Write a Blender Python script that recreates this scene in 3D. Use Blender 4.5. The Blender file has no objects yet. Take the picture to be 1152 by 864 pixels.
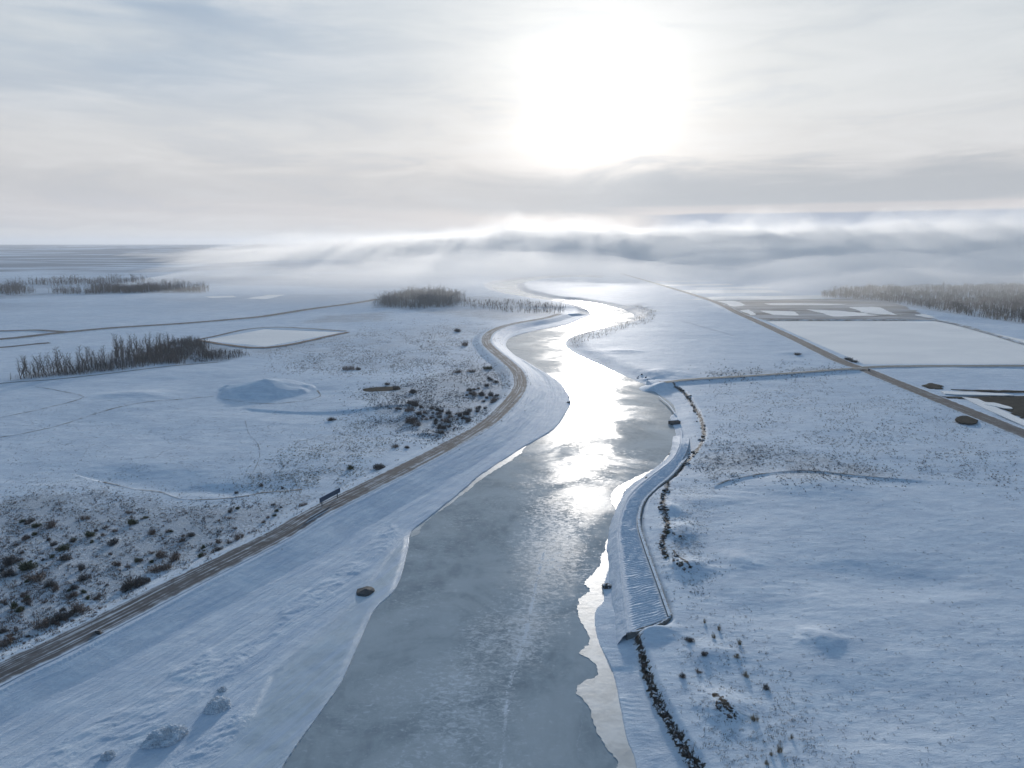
import bpy, bmesh, math, random
import numpy as np
from mathutils import Vector, Matrix, noise as mnoise
random.seed(7); RNG = np.random.default_rng(7)
R = math.radians
C = bpy.context.scene.collection
scene = bpy.context.scene

# ------------------------------------------------------------------ camera
FOC = 793.0; CAMH = 100.0; HORIZON = 274.5
PITCH = math.atan((432 - HORIZON) / FOC)
cam_d = bpy.data.cameras.new('camera'); cam = bpy.data.objects.new('camera', cam_d); C.objects.link(cam)
cam_d.sensor_width = 36; cam_d.lens = FOC / 1152 * 36; cam_d.clip_start = 1; cam_d.clip_end = 120000
cam.location = (0, 0, CAMH); cam.rotation_euler = (R(90) - PITCH, 0, 0)
scene.camera = cam
SUN_EL = R(10.4); SUN_AZ = math.atan(88 / FOC)          # azimuth to the right of +Y

def ray(px, py):
    px = np.asarray(px, float); py = np.asarray(py, float)
    u = (px - 576) / FOC; v = (432 - py) / FOC
    c, s = math.cos(PITCH), math.sin(PITCH)
    return u, c + v * s, v * c - s
def ground(px, py, z=3.0):                               # reads a spot of the plan off the survey photo
    x, y, w = ray(px, py)
    t = (z - CAMH) / w
    return np.stack([x * t, y * t], -1)
def smooth(P, per=6, closed=False):
    P = np.asarray(P, float); n = len(P)
    if closed: Q = np.vstack([P[-1], P, P[0], P[1]])
    else: Q = np.vstack([2 * P[0] - P[1], P, 2 * P[-1] - P[-2]])
    out = []
    for i in range(n if closed else n - 1):
        a, b, c, d = Q[i], Q[i + 1], Q[i + 2], Q[i + 3]
        for k in range(per):
            t = k / per
            out.append(0.5 * (2 * b + (c - a) * t + (2 * a - 5 * b + 4 * c - d) * t * t + (3 * b - a - 3 * c + d) * t ** 3))
    if not closed: out.append(P[-1])
    return np.array(out)
def line(pts, z=3.0, per=6): 
    p = np.array(pts, float); return smooth(ground(p[:, 0], p[:, 1], z), per)
def poly(pts, z=3.0): 
    p = np.array(pts, float); return ground(p[:, 0], p[:, 1], z)
def ss(a, b, x):
    t = np.clip((x - a) / (b - a), 0, 1); return t * t * (3 - 2 * t)

# ------------------------------------------------------------------ noise and distances (numpy)
def _h(ix, iy, s):
    v = np.sin(ix * 127.1 + iy * 311.7 + s * 74.7) * 43758.5453
    return v - np.floor(v)
def vnoise(X, Y, s=0):
    ix = np.floor(X); iy = np.floor(Y); fx = X - ix; fy = Y - iy
    ux = fx ** 3 * (fx * (fx * 6 - 15) + 10); uy = fy ** 3 * (fy * (fy * 6 - 15) + 10)
    a = _h(ix, iy, s); b = _h(ix + 1, iy, s); c = _h(ix, iy + 1, s); d = _h(ix + 1, iy + 1, s)
    return ((a + (b - a) * ux) * (1 - uy) + (c + (d - c) * ux) * uy) * 2 - 1
def fbm(X, Y, s=0, o=4):
    v = 0; a = 0.5
    for i in range(o):
        v = v + a * vnoise(X, Y, s + i * 3.1); X, Y = X * 1.62 + Y * 1.18 + 5.2, Y * 1.62 - X * 1.18 + 1.3; a *= 0.5
    return v
def pdist(X, Y, P, margin=60.0):
    n = len(X); D = np.full(n, 1e6); S = np.zeros(n); T = np.zeros(n)
    lo = P.min(0) - margin; hi = P.max(0) + margin
    idx = np.nonzero((X > lo[0]) & (X < hi[0]) & (Y > lo[1]) & (Y < hi[1]))[0]
    if not len(idx): return D, S, T
    x = X[idx]; y = Y[idx]; d = D[idx]; s = S[idx]; t = T[idx]; L = 0
    for a, b in zip(P[:-1], P[1:]):
        e = b - a; l = math.hypot(*e)
        if l < 1e-6: continue
        m = np.nonzero((x > min(a[0], b[0]) - margin) & (x < max(a[0], b[0]) + margin) & (y > min(a[1], b[1]) - margin) & (y < max(a[1], b[1]) + margin))[0]
        if len(m):
            xx = x[m] - a[0]; yy = y[m] - a[1]
            q = np.clip((xx * e[0] + yy * e[1]) / l ** 2, 0, 1)
            dd = np.hypot(xx - q * e[0], yy - q * e[1])
            k = dd < d[m]; mk = m[k]
            d[mk] = dd[k]; s[mk] = np.sign(xx[k] * e[1] - yy[k] * e[0]); t[mk] = L + q[k] * l
        L += l
    D[idx] = d; S[idx] = s; T[idx] = t
    return D, S, T
def pip(X, Y, P):
    n = len(X); out = np.zeros(n, bool)
    lo = P.min(0); hi = P.max(0)
    idx = np.nonzero((X >= lo[0]) & (X <= hi[0]) & (Y >= lo[1]) & (Y <= hi[1]))[0]
    if not len(idx): return out
    x = X[idx]; y = Y[idx]; c = np.zeros(len(idx), bool)
    for (x0, y0), (x1, y1) in zip(P, np.roll(P, -1, 0)):
        if y0 == y1: continue
        c ^= ((y0 > y) != (y1 > y)) & (x < (x1 - x0) * (y - y0) / (y1 - y0) + x0)
    out[idx] = c
    return out
def soft(X, Y, P, w):                                     # 1 inside, falls to 0 across the edge over w metres
    d, _, _ = pdist(X, Y, np.vstack([P, P[:1]]), w * 1.1)
    i = pip(X, Y, P); sd = np.where(i, np.minimum(d, w), -np.minimum(d, w))
    return ss(-w / 2, w / 2, sd)

# ------------------------------------------------------------------ plan of the place
EDGE_L = line([(170,1150),(245,1000),(318,864),(361,802),(386,765),(405,722),(422,686),(447,660),(459,618),(463,599),(484,582),(522,551),(543,533),(588,504),(623,483),(635,467),(642,453),(635,437),(625,427),(609,417),(591,406),(575,397),(569,389),(573,381),(586,376),(612,370),(638,365),(660,357),(665,353),(656,346),(641,341.5),(622,338.5),(599,335),(575.5,331),(560,327),(553,321.6),(562,318),(586,314),(617,310.9),(646,309.9),(667,310.3),(678,311.8)], 0, 4)
EDGE_R = line([(760,1150),(735,1000),(716,864),(705,832),(698,796),(689,756),(672,719),(669,689),(679,676),(679,658),(687,630),(690,606),(694,582),(699,560),(709,546),(728,533),(748,517),(758,504),(760,488),(757,478),(754,469),(760,463),(755,453),(741,444),(728,434),(717,429),(700.5,422),(680,413),(656,402),(642,394.5),(636,387),(641,380),(656,374),(682,368),(703,362),(714,357),(706,350),(687.5,344.5),(667,340.5),(645,337.5),(625,336),(604,332),(588.5,328),(582,323),(583,319),(594,316.2),(615,313.6),(640,312.6),(660,312.8),(678,313.2)], 0, 4)
RIVER = np.vstack([EDGE_L, EDGE_R[::-1]])
ROAD = line([(-420,985),(-120,820),(0,757),(60,729),(122,698),(214,651),(312,602),(362,573),(439,535),(494,507),(543,479.5),(567,459.5),(581,443),(585.5,430),(581,417),(567,404),(552,391.5),(546.5,383),(551,374.5),(565,367.5),(586,362.5),(612,358),(630,353)], 5.2, 6)
LEFTBANK = np.vstack([EDGE_L[:112], ROAD[::-1]])
INNER = line([(830,1150),(806,930),(786,864),(773,846),(755,814),(736,777),(723,738),(716,714),(752,700),(736,649),(724,612),(720,588),(724,567),(737,551),(757,537),(772,517),(787,500),(792,486),(787,470),(783,460),(769,441),(754,433),(742,432),(728,434)], 2.5, 3)
RIGHTBANK = np.vstack([EDGE_R[:int(24*4)+1], INNER[::-1]])
DIKE_L = line([(707,711),(701,661),(697,624),(695,600),(698,580),(709,556),(730,537),(754,519),(764,503),(766,486)], 3.2, 10)
DIKE_R = line([(752,695),(736,649),(723,612),(717,588),(722,566),(736,550),(755,534),(768,516),(774,502),(776,488)], 3.2, 10)
SHELF = poly([(236,864),(284,806),(306,762),(352,722),(395,682),(412,660),(428,640),(448,612),(463,600),(459,618),(447,660),(422,686),(405,722),(386,765),(361,802),(318,864),(245,1000),(170,1150),(60,1150)], 0.3)
RIB1 = poly([(440,588),(424,604),(404,620),(380,640),(352,660),(293,701),(230,735),(183,762),(225,772),(262,764),(294,726),(352,690),(387,660),(435,619),(452,598)], 1)
RIB2 = poly([(183,777),(92,825),(20,868),(0,900),(60,960),(125,862),(196,814),(235,779)], 1)
RIB3 = poly([(269,796),(284,803),(232,864),(180,930),(130,930),(190,864)], 1)
RIB4 = poly([(671,691),(682,676),(700,690),(707,714),(716,740),(728,790),(742,850),(728,864),(716,850),(702,800),(690,756)], 1)
DIAG = line([(700,308),(745,321),(800,338),(830,352),(855,363),(900,384),(945,406),(972,415.5),(1010,431),(1065,453),(1152,488),(1260,535)], 4.0, 4)
CROSS_L = line([(748,430),(780,426.5),(840,423),(900,419),(945,415.5),(972,414)], 5.0, 4)
CROSS_R = line([(972,413.5),(1010,412),(1152,411.5),(1300,411.5)], 4.0, 3)
FARROAD = line([(-150,391),(0,381.5),(65,374.5),(130,368.5),(195,364.5),(260,359.3),(300,355.3),(350,347.5),(400,340.8),(425,336.5)], 4.0, 5)
FARROAD2 = line([(-150,375),(0,372.3),(39,371.3),(60,372.5),(80,373.5)], 4.0, 4)
STRIPROAD = line([(-100,398),(0,391),(30,388),(56,385.6)], 3.5, 3)
TREEDITCH = line([(-120,446),(0,432),(60,427.5),(120,421),(190,412.5),(245,408)], 3.2, 4)
PONDS = [  # polygon, level, texture kind
 (poly([(227,383),(298,370.2),(385,373.8),(299,390)]), 3.0),
 (poly([(862,361),(1053,361),(1105,372),(1160,384),(1300,409.5),(972,409.5),(915,385)]), 3.0),
 (poly([(783,334),(925,332),(953,335),(900,336.5),(797,337.5)]), 3.0),
 (poly([(759,326),(866,326),(884,329),(780,330.5)]), 3.0),
 (poly([(745,320),(821,319.2),(826,320.6),(752,322)]), 3.0),
 (poly([(735,316.5),(800,315.5),(800,316.6),(741,317.6)]), 3.0),
 (poly([(853,349),(895,350),(901,355),(868,354)]), 3.0),
 (poly([(905,347.8),(946,349.5),(995,355),(938,356.3)]), 3.0),
 (poly([(954,345.5),(988,345),(1012,355),(975,352.5)]), 3.0),
 (poly([(831,349),(843,348),(852,354),(845,355)]), 3.0),
 (poly([(1026,354),(1040,353),(1054,357.5),(1044,358)]), 3.0),
 (poly([(775,323.6),(858,323),(866,324.2),(786,324.8)]), 3.0),
 (poly([(858,341.5),(905,341),(960,342.2),(930,343.2),(868,343)]), 3.0),
 (poly([(806,338.6),(826,338.3),(838,343),(826,345)]), 3.0),
 (poly([(231,333.6),(262,332.6),(266,334.4),(238,335.2)]), 3.0),
 (poly([(276,336),(302,331.8),(322,331.4),(300,336.4)]), 3.0),
 (poly([(612,320.3),(641,317.6),(664,314.6),(678,313.8),(664,316.4),(640,319.4),(614,321.4)]), 0.3),
]
MARSH = [poly(p) for p in (
 [(797,338),(960,336),(1002,338),(1054,359.8),(858,360),(826,350)],
 [(1040,447),(1152,445),(1200,452),(1200,476),(1152,472),(1120,459),(1100,451)],
)]
MOUNDS = [(732,712,7,4,1.5,0), # px,py of crest spot, rx, ry (m), height, sharp
 (300,440,31,27,8.0,1),(745,420,17,20,2.4,0),(925,722,5.5,5,1.3,0),(832,632,6,6,0.9,0),(768,600,6,9,2.0,0),(775,640,7,6,1.9,0),
 (757,575,4,7,1.8,0),(790,565,16,7,1.0,0),(722,424,6,6,3.6,1),(815,800,5,6,1.4,0),(800,738,7,6,1.0,0),
 (440,462,24,22,1.8,0),(150,445,24,14,2.2,0),(330,430,60,30,1.6,0),(180,540,40,14,-0.8,0),(240,549,22,6,-0.9,0),
 (890,398,16,12,1.2,0),(700,395,20,14,1.5,0),(480,488,8,5,1.2,0),(900,545,40,16,1.5,0),(1000,655,30,14,-1.5,0),(860,690,14,10,-0.8,0),(980,800,20,14,-1.0,0)]
VEG = [ # polygon px, weight
 ([(0,560),(60,548),(130,552),(208,568),(300,560),(345,560),(330,585),(250,625),(120,690),(0,745),(-120,790),(-120,600)], 1.0),
 ([(405,440),(470,425),(520,405),(560,408),(578,425),(572,445),(548,468),(500,498),(450,490),(420,480)], 1.0),
 ([(330,385),(400,372),(520,362),(555,368),(535,392),(540,410),(420,420),(330,418),(290,400)], 0.6),
 ([(255,545),(300,520),(380,475),(420,470),(450,495),(420,530),(350,560)], 0.5),
 ([(790,500),(830,495),(925,510),(1060,540),(925,545),(830,540),(795,545),(775,530)], 0.75),
 ([(800,430),(950,420),(1060,455),(1152,500),(1152,560),(1000,520),(800,500)], 0.35),
 ([(760,690),(830,680),(880,740),(960,864),(800,864),(760,780)], 0.28),
 ([(740,545),(800,545),(800,640),(790,690),(740,640)], 0.5),
 ([(790,419),(940,413),(940,417),(800,425)], 0.9),
 ([(420,335),(560,333),(640,345),(630,356),(560,362),(470,352)], 0.9),
 ([(210,383),(300,391),(395,374),(420,372),(400,384),(310,400),(215,405)], 0.8),
 ([(360,355),(440,350),(440,362),(330,365)], 0.9),
 ([(925,334),(940,326),(985,323),(1160,320),(1300,328),(1300,374),(1152,364),(1110,358),(1060,351),(1005,341)], 2.2),
 ([(420,346),(432,334),(470,328),(515,329),(522,338),(512,346),(470,349)], 1.8),
 ([(94,332),(110,325),(232,326),(228,330),(170,330)], 1.8),
 ([(150,409),(200,385),(236,388),(277,400),(245,407),(200,410)], 2.0),
 ([(200,405),(60,424),(10,430),(60,410),(180,390)], 1.2),
 ([(690,345),(720,340),(745,350),(735,360),(700,372),(650,385),(640,380),(700,365)], 0.9),
 ([(650,385),(672,395),(700,410),(732,430),(722,432),(660,403)], 0.5),
]
def H(X, Y, full=False):
    X = np.atleast_1d(np.asarray(X, float)); Y = np.atleast_1d(np.asarray(Y, float))
    r = np.hypot(X, Y); az = np.degrees(np.arctan2(X, Y))
    und = 0.9 * fbm(X / 85, Y / 60, 1, 3) + 0.16 * fbm(X / 14, Y / 9, 9, 3) + 0.085 * ss(900, 300, r) * fbm((X + Y * .3) / 4.5, (Y - X * .3) / 2.0, 15, 4)
    und = und + 0.9 * fbm(X / 300, Y / 200, 21, 2)
    z = 3.2 + und * (1 - 0.4 * ss(1500, 4000, r))
    # distant rolling uplands, mostly to the left
    hm = ss(2600, 9000, r) * ss(25, -12, az)
    hn = 1 - np.abs(fbm(X / 2600, Y / 1500, 33, 4)) * 2
    z = z + hm * (18 + 44 * ss(5000, 20000, r) + 30 * (hn - 0.4)) 
    hx, hy = ground(352, 300, 0); z = z + 26 * np.exp(-((X - hx) / 420) ** 2 - ((Y - hy) / 500) ** 2)
    hx2, hy2 = -1750, 9500; z = z + 52 * (ss(1500, 1150, np.abs(X - hx2)) * ss(2200, 1500, np.abs(Y - hy2)))
    for i, (px, py, rx, ry, h, sharp) in enumerate(MOUNDS):
        c = ground(px, py, 3.0); q = np.hypot((X - c[0]) / rx, (Y - c[1]) / ry)
        nb = np.nonzero(q < 1.7)[0]; q[nb] = q[nb] * (1 + 0.30 * fbm(X[nb] / rx * 1.7, Y[nb] / ry * 1.7, 40 + i, 4))
        z = z + (h * np.maximum(0, 1 - q) ** 0.9 * ss(1.15, .8, q) if sharp else h * np.exp(-q * q * 1.4))
    # scarps cut by old channels
    for L, h, side, w in ((SCARP1, 1.4, 1, 26), (SCARP2, 0.55, 1, 22), (TERR, 0.8, 1, 30)):
        d, s, t = pdist(X, Y, L, w + 4)
        ends = ss(0, 12, t)
        z = z - h * ends * np.where(s * side > 0, ss(w, 2, d) * ss(0, 2.5, d), 0)
    # river edges
    dL, _, _ = pdist(X, Y, EDGE_L, 130); dR, _, _ = pdist(X, Y, EDGE_R, 130)
    inriv = pip(X, Y, RIVER); lb = pip(X, Y, LEFTBANK); rb = pip(X, Y, RIGHTBANK)
    wig = 0.7 * fbm(X / 5, Y / 5, 50, 3)
    dmin = np.minimum(dL, dR)
    land = 0.1 + (z - 0.1) * ss(0, 22, dmin + wig)
    # left bank: flat frozen shelf, then gentle snow slope up to the levee
    sh = soft(X, Y, SHELF, 1.6)
    zlb = 0.12 + 0.25 * ss(0, 2, dL) + (1 - sh) * (0.18 + 1.9 * ss(0, 75, dL)) + 0.12 * fbm(X / 9, Y / 9, 60, 3)
    # right bank: low strip below the scarp
    dI, _, _ = pdist(X, Y, INNER, 12)
    zrb = 0.15 + 1.5 * ss(0, 13, dR + wig) + 0.12 * fbm(X / 7, Y / 7, 70, 3)
    k = ss(-1.2, 2.2, np.where(rb, -np.minimum(dI, 5), np.minimum(dI, 5)))
    zr = zrb + (np.maximum(z, 2.2) - zrb) * k
    near_r = (dR < 40) & (r < 640) & (dI < 11)
    out = np.where(lb, zlb, land); out = np.where(rb | near_r, zr, out)
    out = np.where(inriv, -0.15 - np.minimum(dmin, 4) * 0.5 + 0.05 * wig, out)
    # drift ribs on the banks
    for Pq, ang, wl, am in ((RIB1, 0, 1.7, 0.11), (RIB2, 0, 1.6, 0.11), (RIB3, 0, 1.5, 0.10), (RIB4, 1, 1.5, 0.12)):
        m = soft(X, Y, Pq, 3.0) * ss(-.75, -.1, vnoise(X / 6, Y / 6, 77))
        if ang == 0:
            u = X * 0.80 + Y * 0.60; v = Y * 0.80 - X * 0.60
            lon = np.clip(1 - 3.2 * np.abs(fbm(u / 7.5, v / 1.5, 80, 3)), 0, 1); tra = np.clip(1 - 3.2 * np.abs(fbm((u + v * .5) / 1.6, v / 4.0, 84, 3)), 0, 1)
            k = 0.8 * ss(.1, .6, vnoise(u / 14, v / 9, 88)); rb_ = lon * (1 - k) + tra * k
            out = out + m * (0.14 + 0.21 * rb_)
        else:
            u = Y * 0.93 + X * 0.37; w = 0.9 * fbm(X / 6, Y / 6, 80, 4)
            out = out + m * (0.22 + am * np.abs(np.sin(math.pi * (u / wl + w))) * (0.6 + 0.8 * vnoise(X / 6, Y / 6, 5)))
    # long drift lines along the left bank
    dRd, sRd, tRd = pdist(X, Y, ROAD, 90)
    wv = 0.6 * vnoise(tRd / 70, dRd / 3.4, 90) + 0.3 * vnoise(tRd / 40, dRd / 1.5, 91)
    out = out + np.where(lb, 0.22 * wv * ss(14, 24, dRd) * (1 - sh), 0)
    # levees and causeways
    for L, top, hw, sl, sr, dist in ((ROAD, 5.2, 7.0, 3.0, 2.6, (dRd, sRd)), (DIAG, 4.0, 7.0, 3.5, 3.5, None), (CROSS_L, 5.0, 2.8, 3.0, 1.9, None), (CROSS_R, 4.0, 5.0, 3.0, 3.0, None), (FARROAD, 4.0, 10, 5, 5, None), (FARROAD2, 4.0, 7, 5, 5, None), (STRIPROAD, 3.5, 7, 5, 5, None), (TREEDITCH, 3.6, 2.2, 4, 1.8, None)):
        if dist is None: d, s, _ = pdist(X, Y, L, 40)
        else: d, s = dist
        q_ = d - hw; zz = top - 0.05 - (0.5 * (q_ + np.sqrt(q_ * q_ + 2.2))) / np.where(s > 0, sr, sl)
        edge = ss(hw + 26, hw, d)
        base = out
        out = np.where(d < hw, top - 0.12, np.maximum(base, zz))
        out = np.where((d >= hw) & (base > zz) & (base > top - 0.1), top - 0.1 + (base - top + 0.1) * (1 - edge), out)
    for Pq, lv in PONDS:
        if lv < 1: continue
        m = soft(X, Y, Pq, 6 if r.max() > 0 else 6)
        near = pip(X, Y, Pq)
        out = np.where(m > 0, out * (1 - m) + (lv - 0.5) * m, out)
        out = np.where(near, np.minimum(out, lv - 0.12), out)
    return out
SCARP1 = line([(118,542),(149,549),(180,552.4),(208,562),(264,560),(295,554.5),(340,551)], 3, 4)[::-1]
SCARP2 = line([(806,557.5),(801,550),(816,543),(834,539),(860,535),(900,530),(962,537),(999,540)], 3, 4)
TERR = line([(270,458),(320,463),(380,464),(440,460)], 3, 3)
def gz(px, py, z=3.0):
    px = np.atleast_1d(np.asarray(px, float)); py = np.atleast_1d(np.asarray(py, float))
    zz = np.full(len(px), z)
    for _ in range(6):
        x, y, w = ray(px, py); t = (zz - CAMH) / w
        X, Y = x * t, y * t; zz = 0.5 * zz + 0.5 * HG(X, Y)
    zz = HG(X, Y)
    return X, Y, zz
def HG(X, Y):                                             # height read back from the terrain sheet
    X = np.atleast_1d(np.asarray(X, float)); Y = np.atleast_1d(np.asarray(Y, float))
    q = np.hypot(X, Y); a = np.degrees(np.arctan2(X, Y))
    i = np.clip(np.searchsorted(rr, q) - 1, 0, len(rr) - 2); j = np.clip(np.searchsorted(th, a) - 1, 0, len(th) - 2)
    u = np.clip((q - rr[i]) / (rr[i + 1] - rr[i]), 0, 1); v = np.clip((a - th[j]) / (th[j + 1] - th[j]), 0, 1)
    G = TZ.reshape(len(rr), len(th))
    return (G[i, j] * (1 - v) + G[i, j + 1] * v) * (1 - u) + (G[i + 1, j] * (1 - v) + G[i + 1, j + 1] * v) * u

# ------------------------------------------------------------------ materials
def lin(r, g, b):
    f = lambda c: (c / 12.92 if c <= 0.04045 else ((c + 0.055) / 1.055) ** 2.4)
    return (f(r / 255), f(g / 255), f(b / 255), 1)
class N:
    def __init__(s, tree): s.t = tree; s.n = tree.nodes; s.l = tree.links
    def new(s, ty, **kw):
        n = s.n.new(ty)
        for k, v in kw.items():
            if k.startswith('i_'): 
                key = k[2:]; key = int(key) if key.isdigit() else key.replace('_', ' ')
                s.set(n.inputs[key], v)
            else: setattr(n, k, v)
        return n
    def set(s, sock, v):
        if hasattr(v, 'is_output') or isinstance(v, bpy.types.NodeSocket): s.l.new(v, sock)
        else: sock.default_value = v
    def math(s, op, a, b=0.0, c=0.0, clamp=False):
        n = s.n.new('ShaderNodeMath'); n.operation = op; n.use_clamp = clamp
        s.set(n.inputs[0], a); s.set(n.inputs[1], b); s.set(n.inputs[2], c); return n.outputs[0]
    def mix(s, f, a, b, mode='MIX', clamp=True):
        n = s.n.new('ShaderNodeMix'); n.data_type = 'RGBA'; n.blend_type = mode; n.clamp_factor = clamp
        s.set(n.inputs[0], f); s.set(n.inputs[6], a); s.set(n.inputs[7], b); return n.outputs[2]
    def rng(s, v, a, b, c=0.0, d=1.0, smooth=True):
        n = s.n.new('ShaderNodeMapRange'); n.interpolation_type = 'SMOOTHSTEP' if smooth else 'LINEAR'
        s.set(n.inputs[0], v); s.set(n.inputs[1], a); s.set(n.inputs[2], b); s.set(n.inputs[3], c); s.set(n.inputs[4], d); return n.outputs[0]
    def noise(s, vec, scale, detail=4, rough=0.55, dist=0.0, mapping=None):
        if mapping:
            m = s.n.new('ShaderNodeMapping'); s.l.new(vec, m.inputs[0]); m.inputs['Scale'].default_value = mapping[0]; m.inputs['Rotation'].default_value = (0, 0, mapping[1]); vec = m.outputs[0]
        n = s.n.new('ShaderNodeTexNoise'); s.l.new(vec, n.inputs['Vector']); n.inputs['Scale'].default_value = scale
        n.inputs['Detail'].default_value = detail; n.inputs['Roughness'].default_value = rough; n.inputs['Distortion'].default_value = dist
        return n.outputs[0]
def mat(name):
    m = bpy.data.materials.new(name); m.use_nodes = True; n = N(m.node_tree)
    b = m.node_tree.nodes['Principled BSDF']; return m, n, b
SNOW = (0.66, 0.735, 0.81, 1)
def m_ground():
    m, n, b = mat('snow_ground')
    g = n.new('ShaderNodeNewGeometry').outputs['Position']
    veg = n.new('ShaderNodeAttribute', attribute_name='veg').outputs['Fac']
    ice = n.new('ShaderNodeAttribute', attribute_name='ice').outputs['Fac']
    far = n.new('ShaderNodeAttribute', attribute_name='upland').outputs['Fac']
    big = n.noise(g, 0.018, 5, 0.6, 0.4)
    snow = n.mix(n.rng(big, 0.35, 0.65), (0.68, 0.745, 0.805, 1), (0.79, 0.835, 0.875, 1))
    streak = n.noise(g, 0.22, 5, 0.65, 0.6, mapping=((0.35, 1.5, 1), R(20)))
    snow = n.mix(n.rng(streak, 0.38, 0.68), snow, (0.66, 0.73, 0.80, 1))
    # dry stems poking through
    s1 = n.noise(g, 0.9, 4, 0.7, 0.3); s2 = n.noise(g, 0.06, 3, 0.6)
    sp = n.math('ADD', n.math('MULTIPLY', veg, 0.34), n.math('MULTIPLY', n.math('SUBTRACT', s2, 0.5), 0.45))
    spot = n.rng(n.math('ADD', s1, sp), 0.70, 0.92)
    spot = n.math('MULTIPLY', spot, n.rng(veg, 0.02, 0.3))
    stem = n.mix(n.noise(g, 0.25, 3), (0.16, 0.14, 0.125, 1), (0.28, 0.245, 0.21, 1))
    col = n.mix(n.math('MULTIPLY', spot, 0.42), snow, stem)
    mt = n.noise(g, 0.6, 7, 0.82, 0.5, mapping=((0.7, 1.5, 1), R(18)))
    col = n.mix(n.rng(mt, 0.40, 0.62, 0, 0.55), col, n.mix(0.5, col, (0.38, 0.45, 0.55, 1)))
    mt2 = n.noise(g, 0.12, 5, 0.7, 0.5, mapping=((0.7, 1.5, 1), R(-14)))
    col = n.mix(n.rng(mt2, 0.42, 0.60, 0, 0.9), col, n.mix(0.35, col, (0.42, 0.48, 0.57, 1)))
    # sparse specks everywhere
    v = n.noise(g, 0.55, 3, 0.75); w = n.noise(g, 0.011, 3, 0.6)
    fine = n.math('MULTIPLY', n.rng(v, 0.64, 0.74), n.rng(w, 0.47, 0.62))
    col = n.mix(n.math('MULTIPLY', fine, 0.42), col, (0.22, 0.20, 0.19, 1))
    icec = n.mix(n.rng(n.noise(g, 0.12, 6, 0.65, 0.8), 0.3, 0.7), (0.36, 0.43, 0.47, 1), (0.52, 0.60, 0.65, 1))
    col = n.mix(n.math('MULTIPLY', ice, 0.85), col, icec)
    fc = n.noise(n.new('ShaderNodeAttribute', attribute_name='flow').outputs['Vector'], 0.3, 4, 0.6, 0.3)
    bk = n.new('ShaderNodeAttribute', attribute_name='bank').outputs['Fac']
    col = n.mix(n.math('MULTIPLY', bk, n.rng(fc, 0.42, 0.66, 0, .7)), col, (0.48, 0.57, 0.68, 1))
    so_ = n.new('ShaderNodeAttribute', attribute_name='soil').outputs['Fac']; sn_ = n.noise(g, 0.8, 5, 0.75, 0.6)
    col = n.mix(n.rng(n.math('ADD', so_, n.math('MULTIPLY', n.math('SUBTRACT', sn_, 0.5), 3.4)), 0.62, 0.85), col, n.mix(n.noise(g, 0.5, 4), (0.03, 0.027, 0.024, 1), (0.075, 0.064, 0.05, 1)))
    # uplands: wind-scoured grass and stubble between snow
    u = n.noise(g, 0.00075, 6, 0.62, 0.6, mapping=((0.8, 0.9, 1), R(6)))
    u2 = n.noise(g, 0.003, 4, 0.6, 0.4, mapping=((0.5, 1.2, 1), R(-8)))
    uu = n.rng(n.math('ADD', n.math('MULTIPLY', u, 0.7), n.math('MULTIPLY', u2, 0.3)), 0.41, 0.52)
    col = n.mix(n.math('MULTIPLY', far, n.math('MULTIPLY', uu, 0.72)), col, (0.13, 0.15, 0.185, 1))
    n.set(b.inputs['Base Color'], col)
    n.set(b.inputs['Roughness'], n.rng(ice, 0, 1, 0.62, 0.36, False))
    n.set(b.inputs['Specular IOR Level'], n.rng(ice, 0, 1, 0.015, 0.2, False))
    h1 = n.noise(g, 0.5, 6, 0.65, 0.5, mapping=((0.6, 1.9, 1), R(24)))
    h2 = n.noise(g, 0.10, 4, 0.6, 0.4, mapping=((0.6, 1.6, 1), R(12)))
    h3 = n.noise(g, 2.2, 4, 0.7)
    flow = n.new('ShaderNodeAttribute', attribute_name='flow').outputs['Vector']; bank = n.new('ShaderNodeAttribute', attribute_name='bank').outputs['Fac']
    fl = n.noise(flow, 0.55, 5, 0.62, 0.25)
    hh = n.math('ADD', n.math('MULTIPLY', h1, n.rng(bank, 0, 1, 0.17, 0.07, False)), n.math('MULTIPLY', h2, n.rng(bank, 0, 1, 0.25, 0.1, False)))
    hh = n.math('ADD', hh, n.math('MULTIPLY', n.math('MULTIPLY', fl, bank), 0.75))
    hh = n.math('ADD', hh, n.math('MULTIPLY', h3, 0.12))
    hh = n.math('ADD', hh, n.math('MULTIPLY', spot, 0.3))
    hh = n.math('MULTIPLY', hh, n.rng(ice, 0, 1, 1, 0.35, False))
    bp = n.new('ShaderNodeBump'); bp.inputs['Strength'].default_value = 0.9; bp.inputs['Distance'].default_value = 1.0
    n.set(bp.inputs['Height'], hh); n.l.new(bp.outputs[0], b.inputs['Normal'])
    return m
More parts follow.
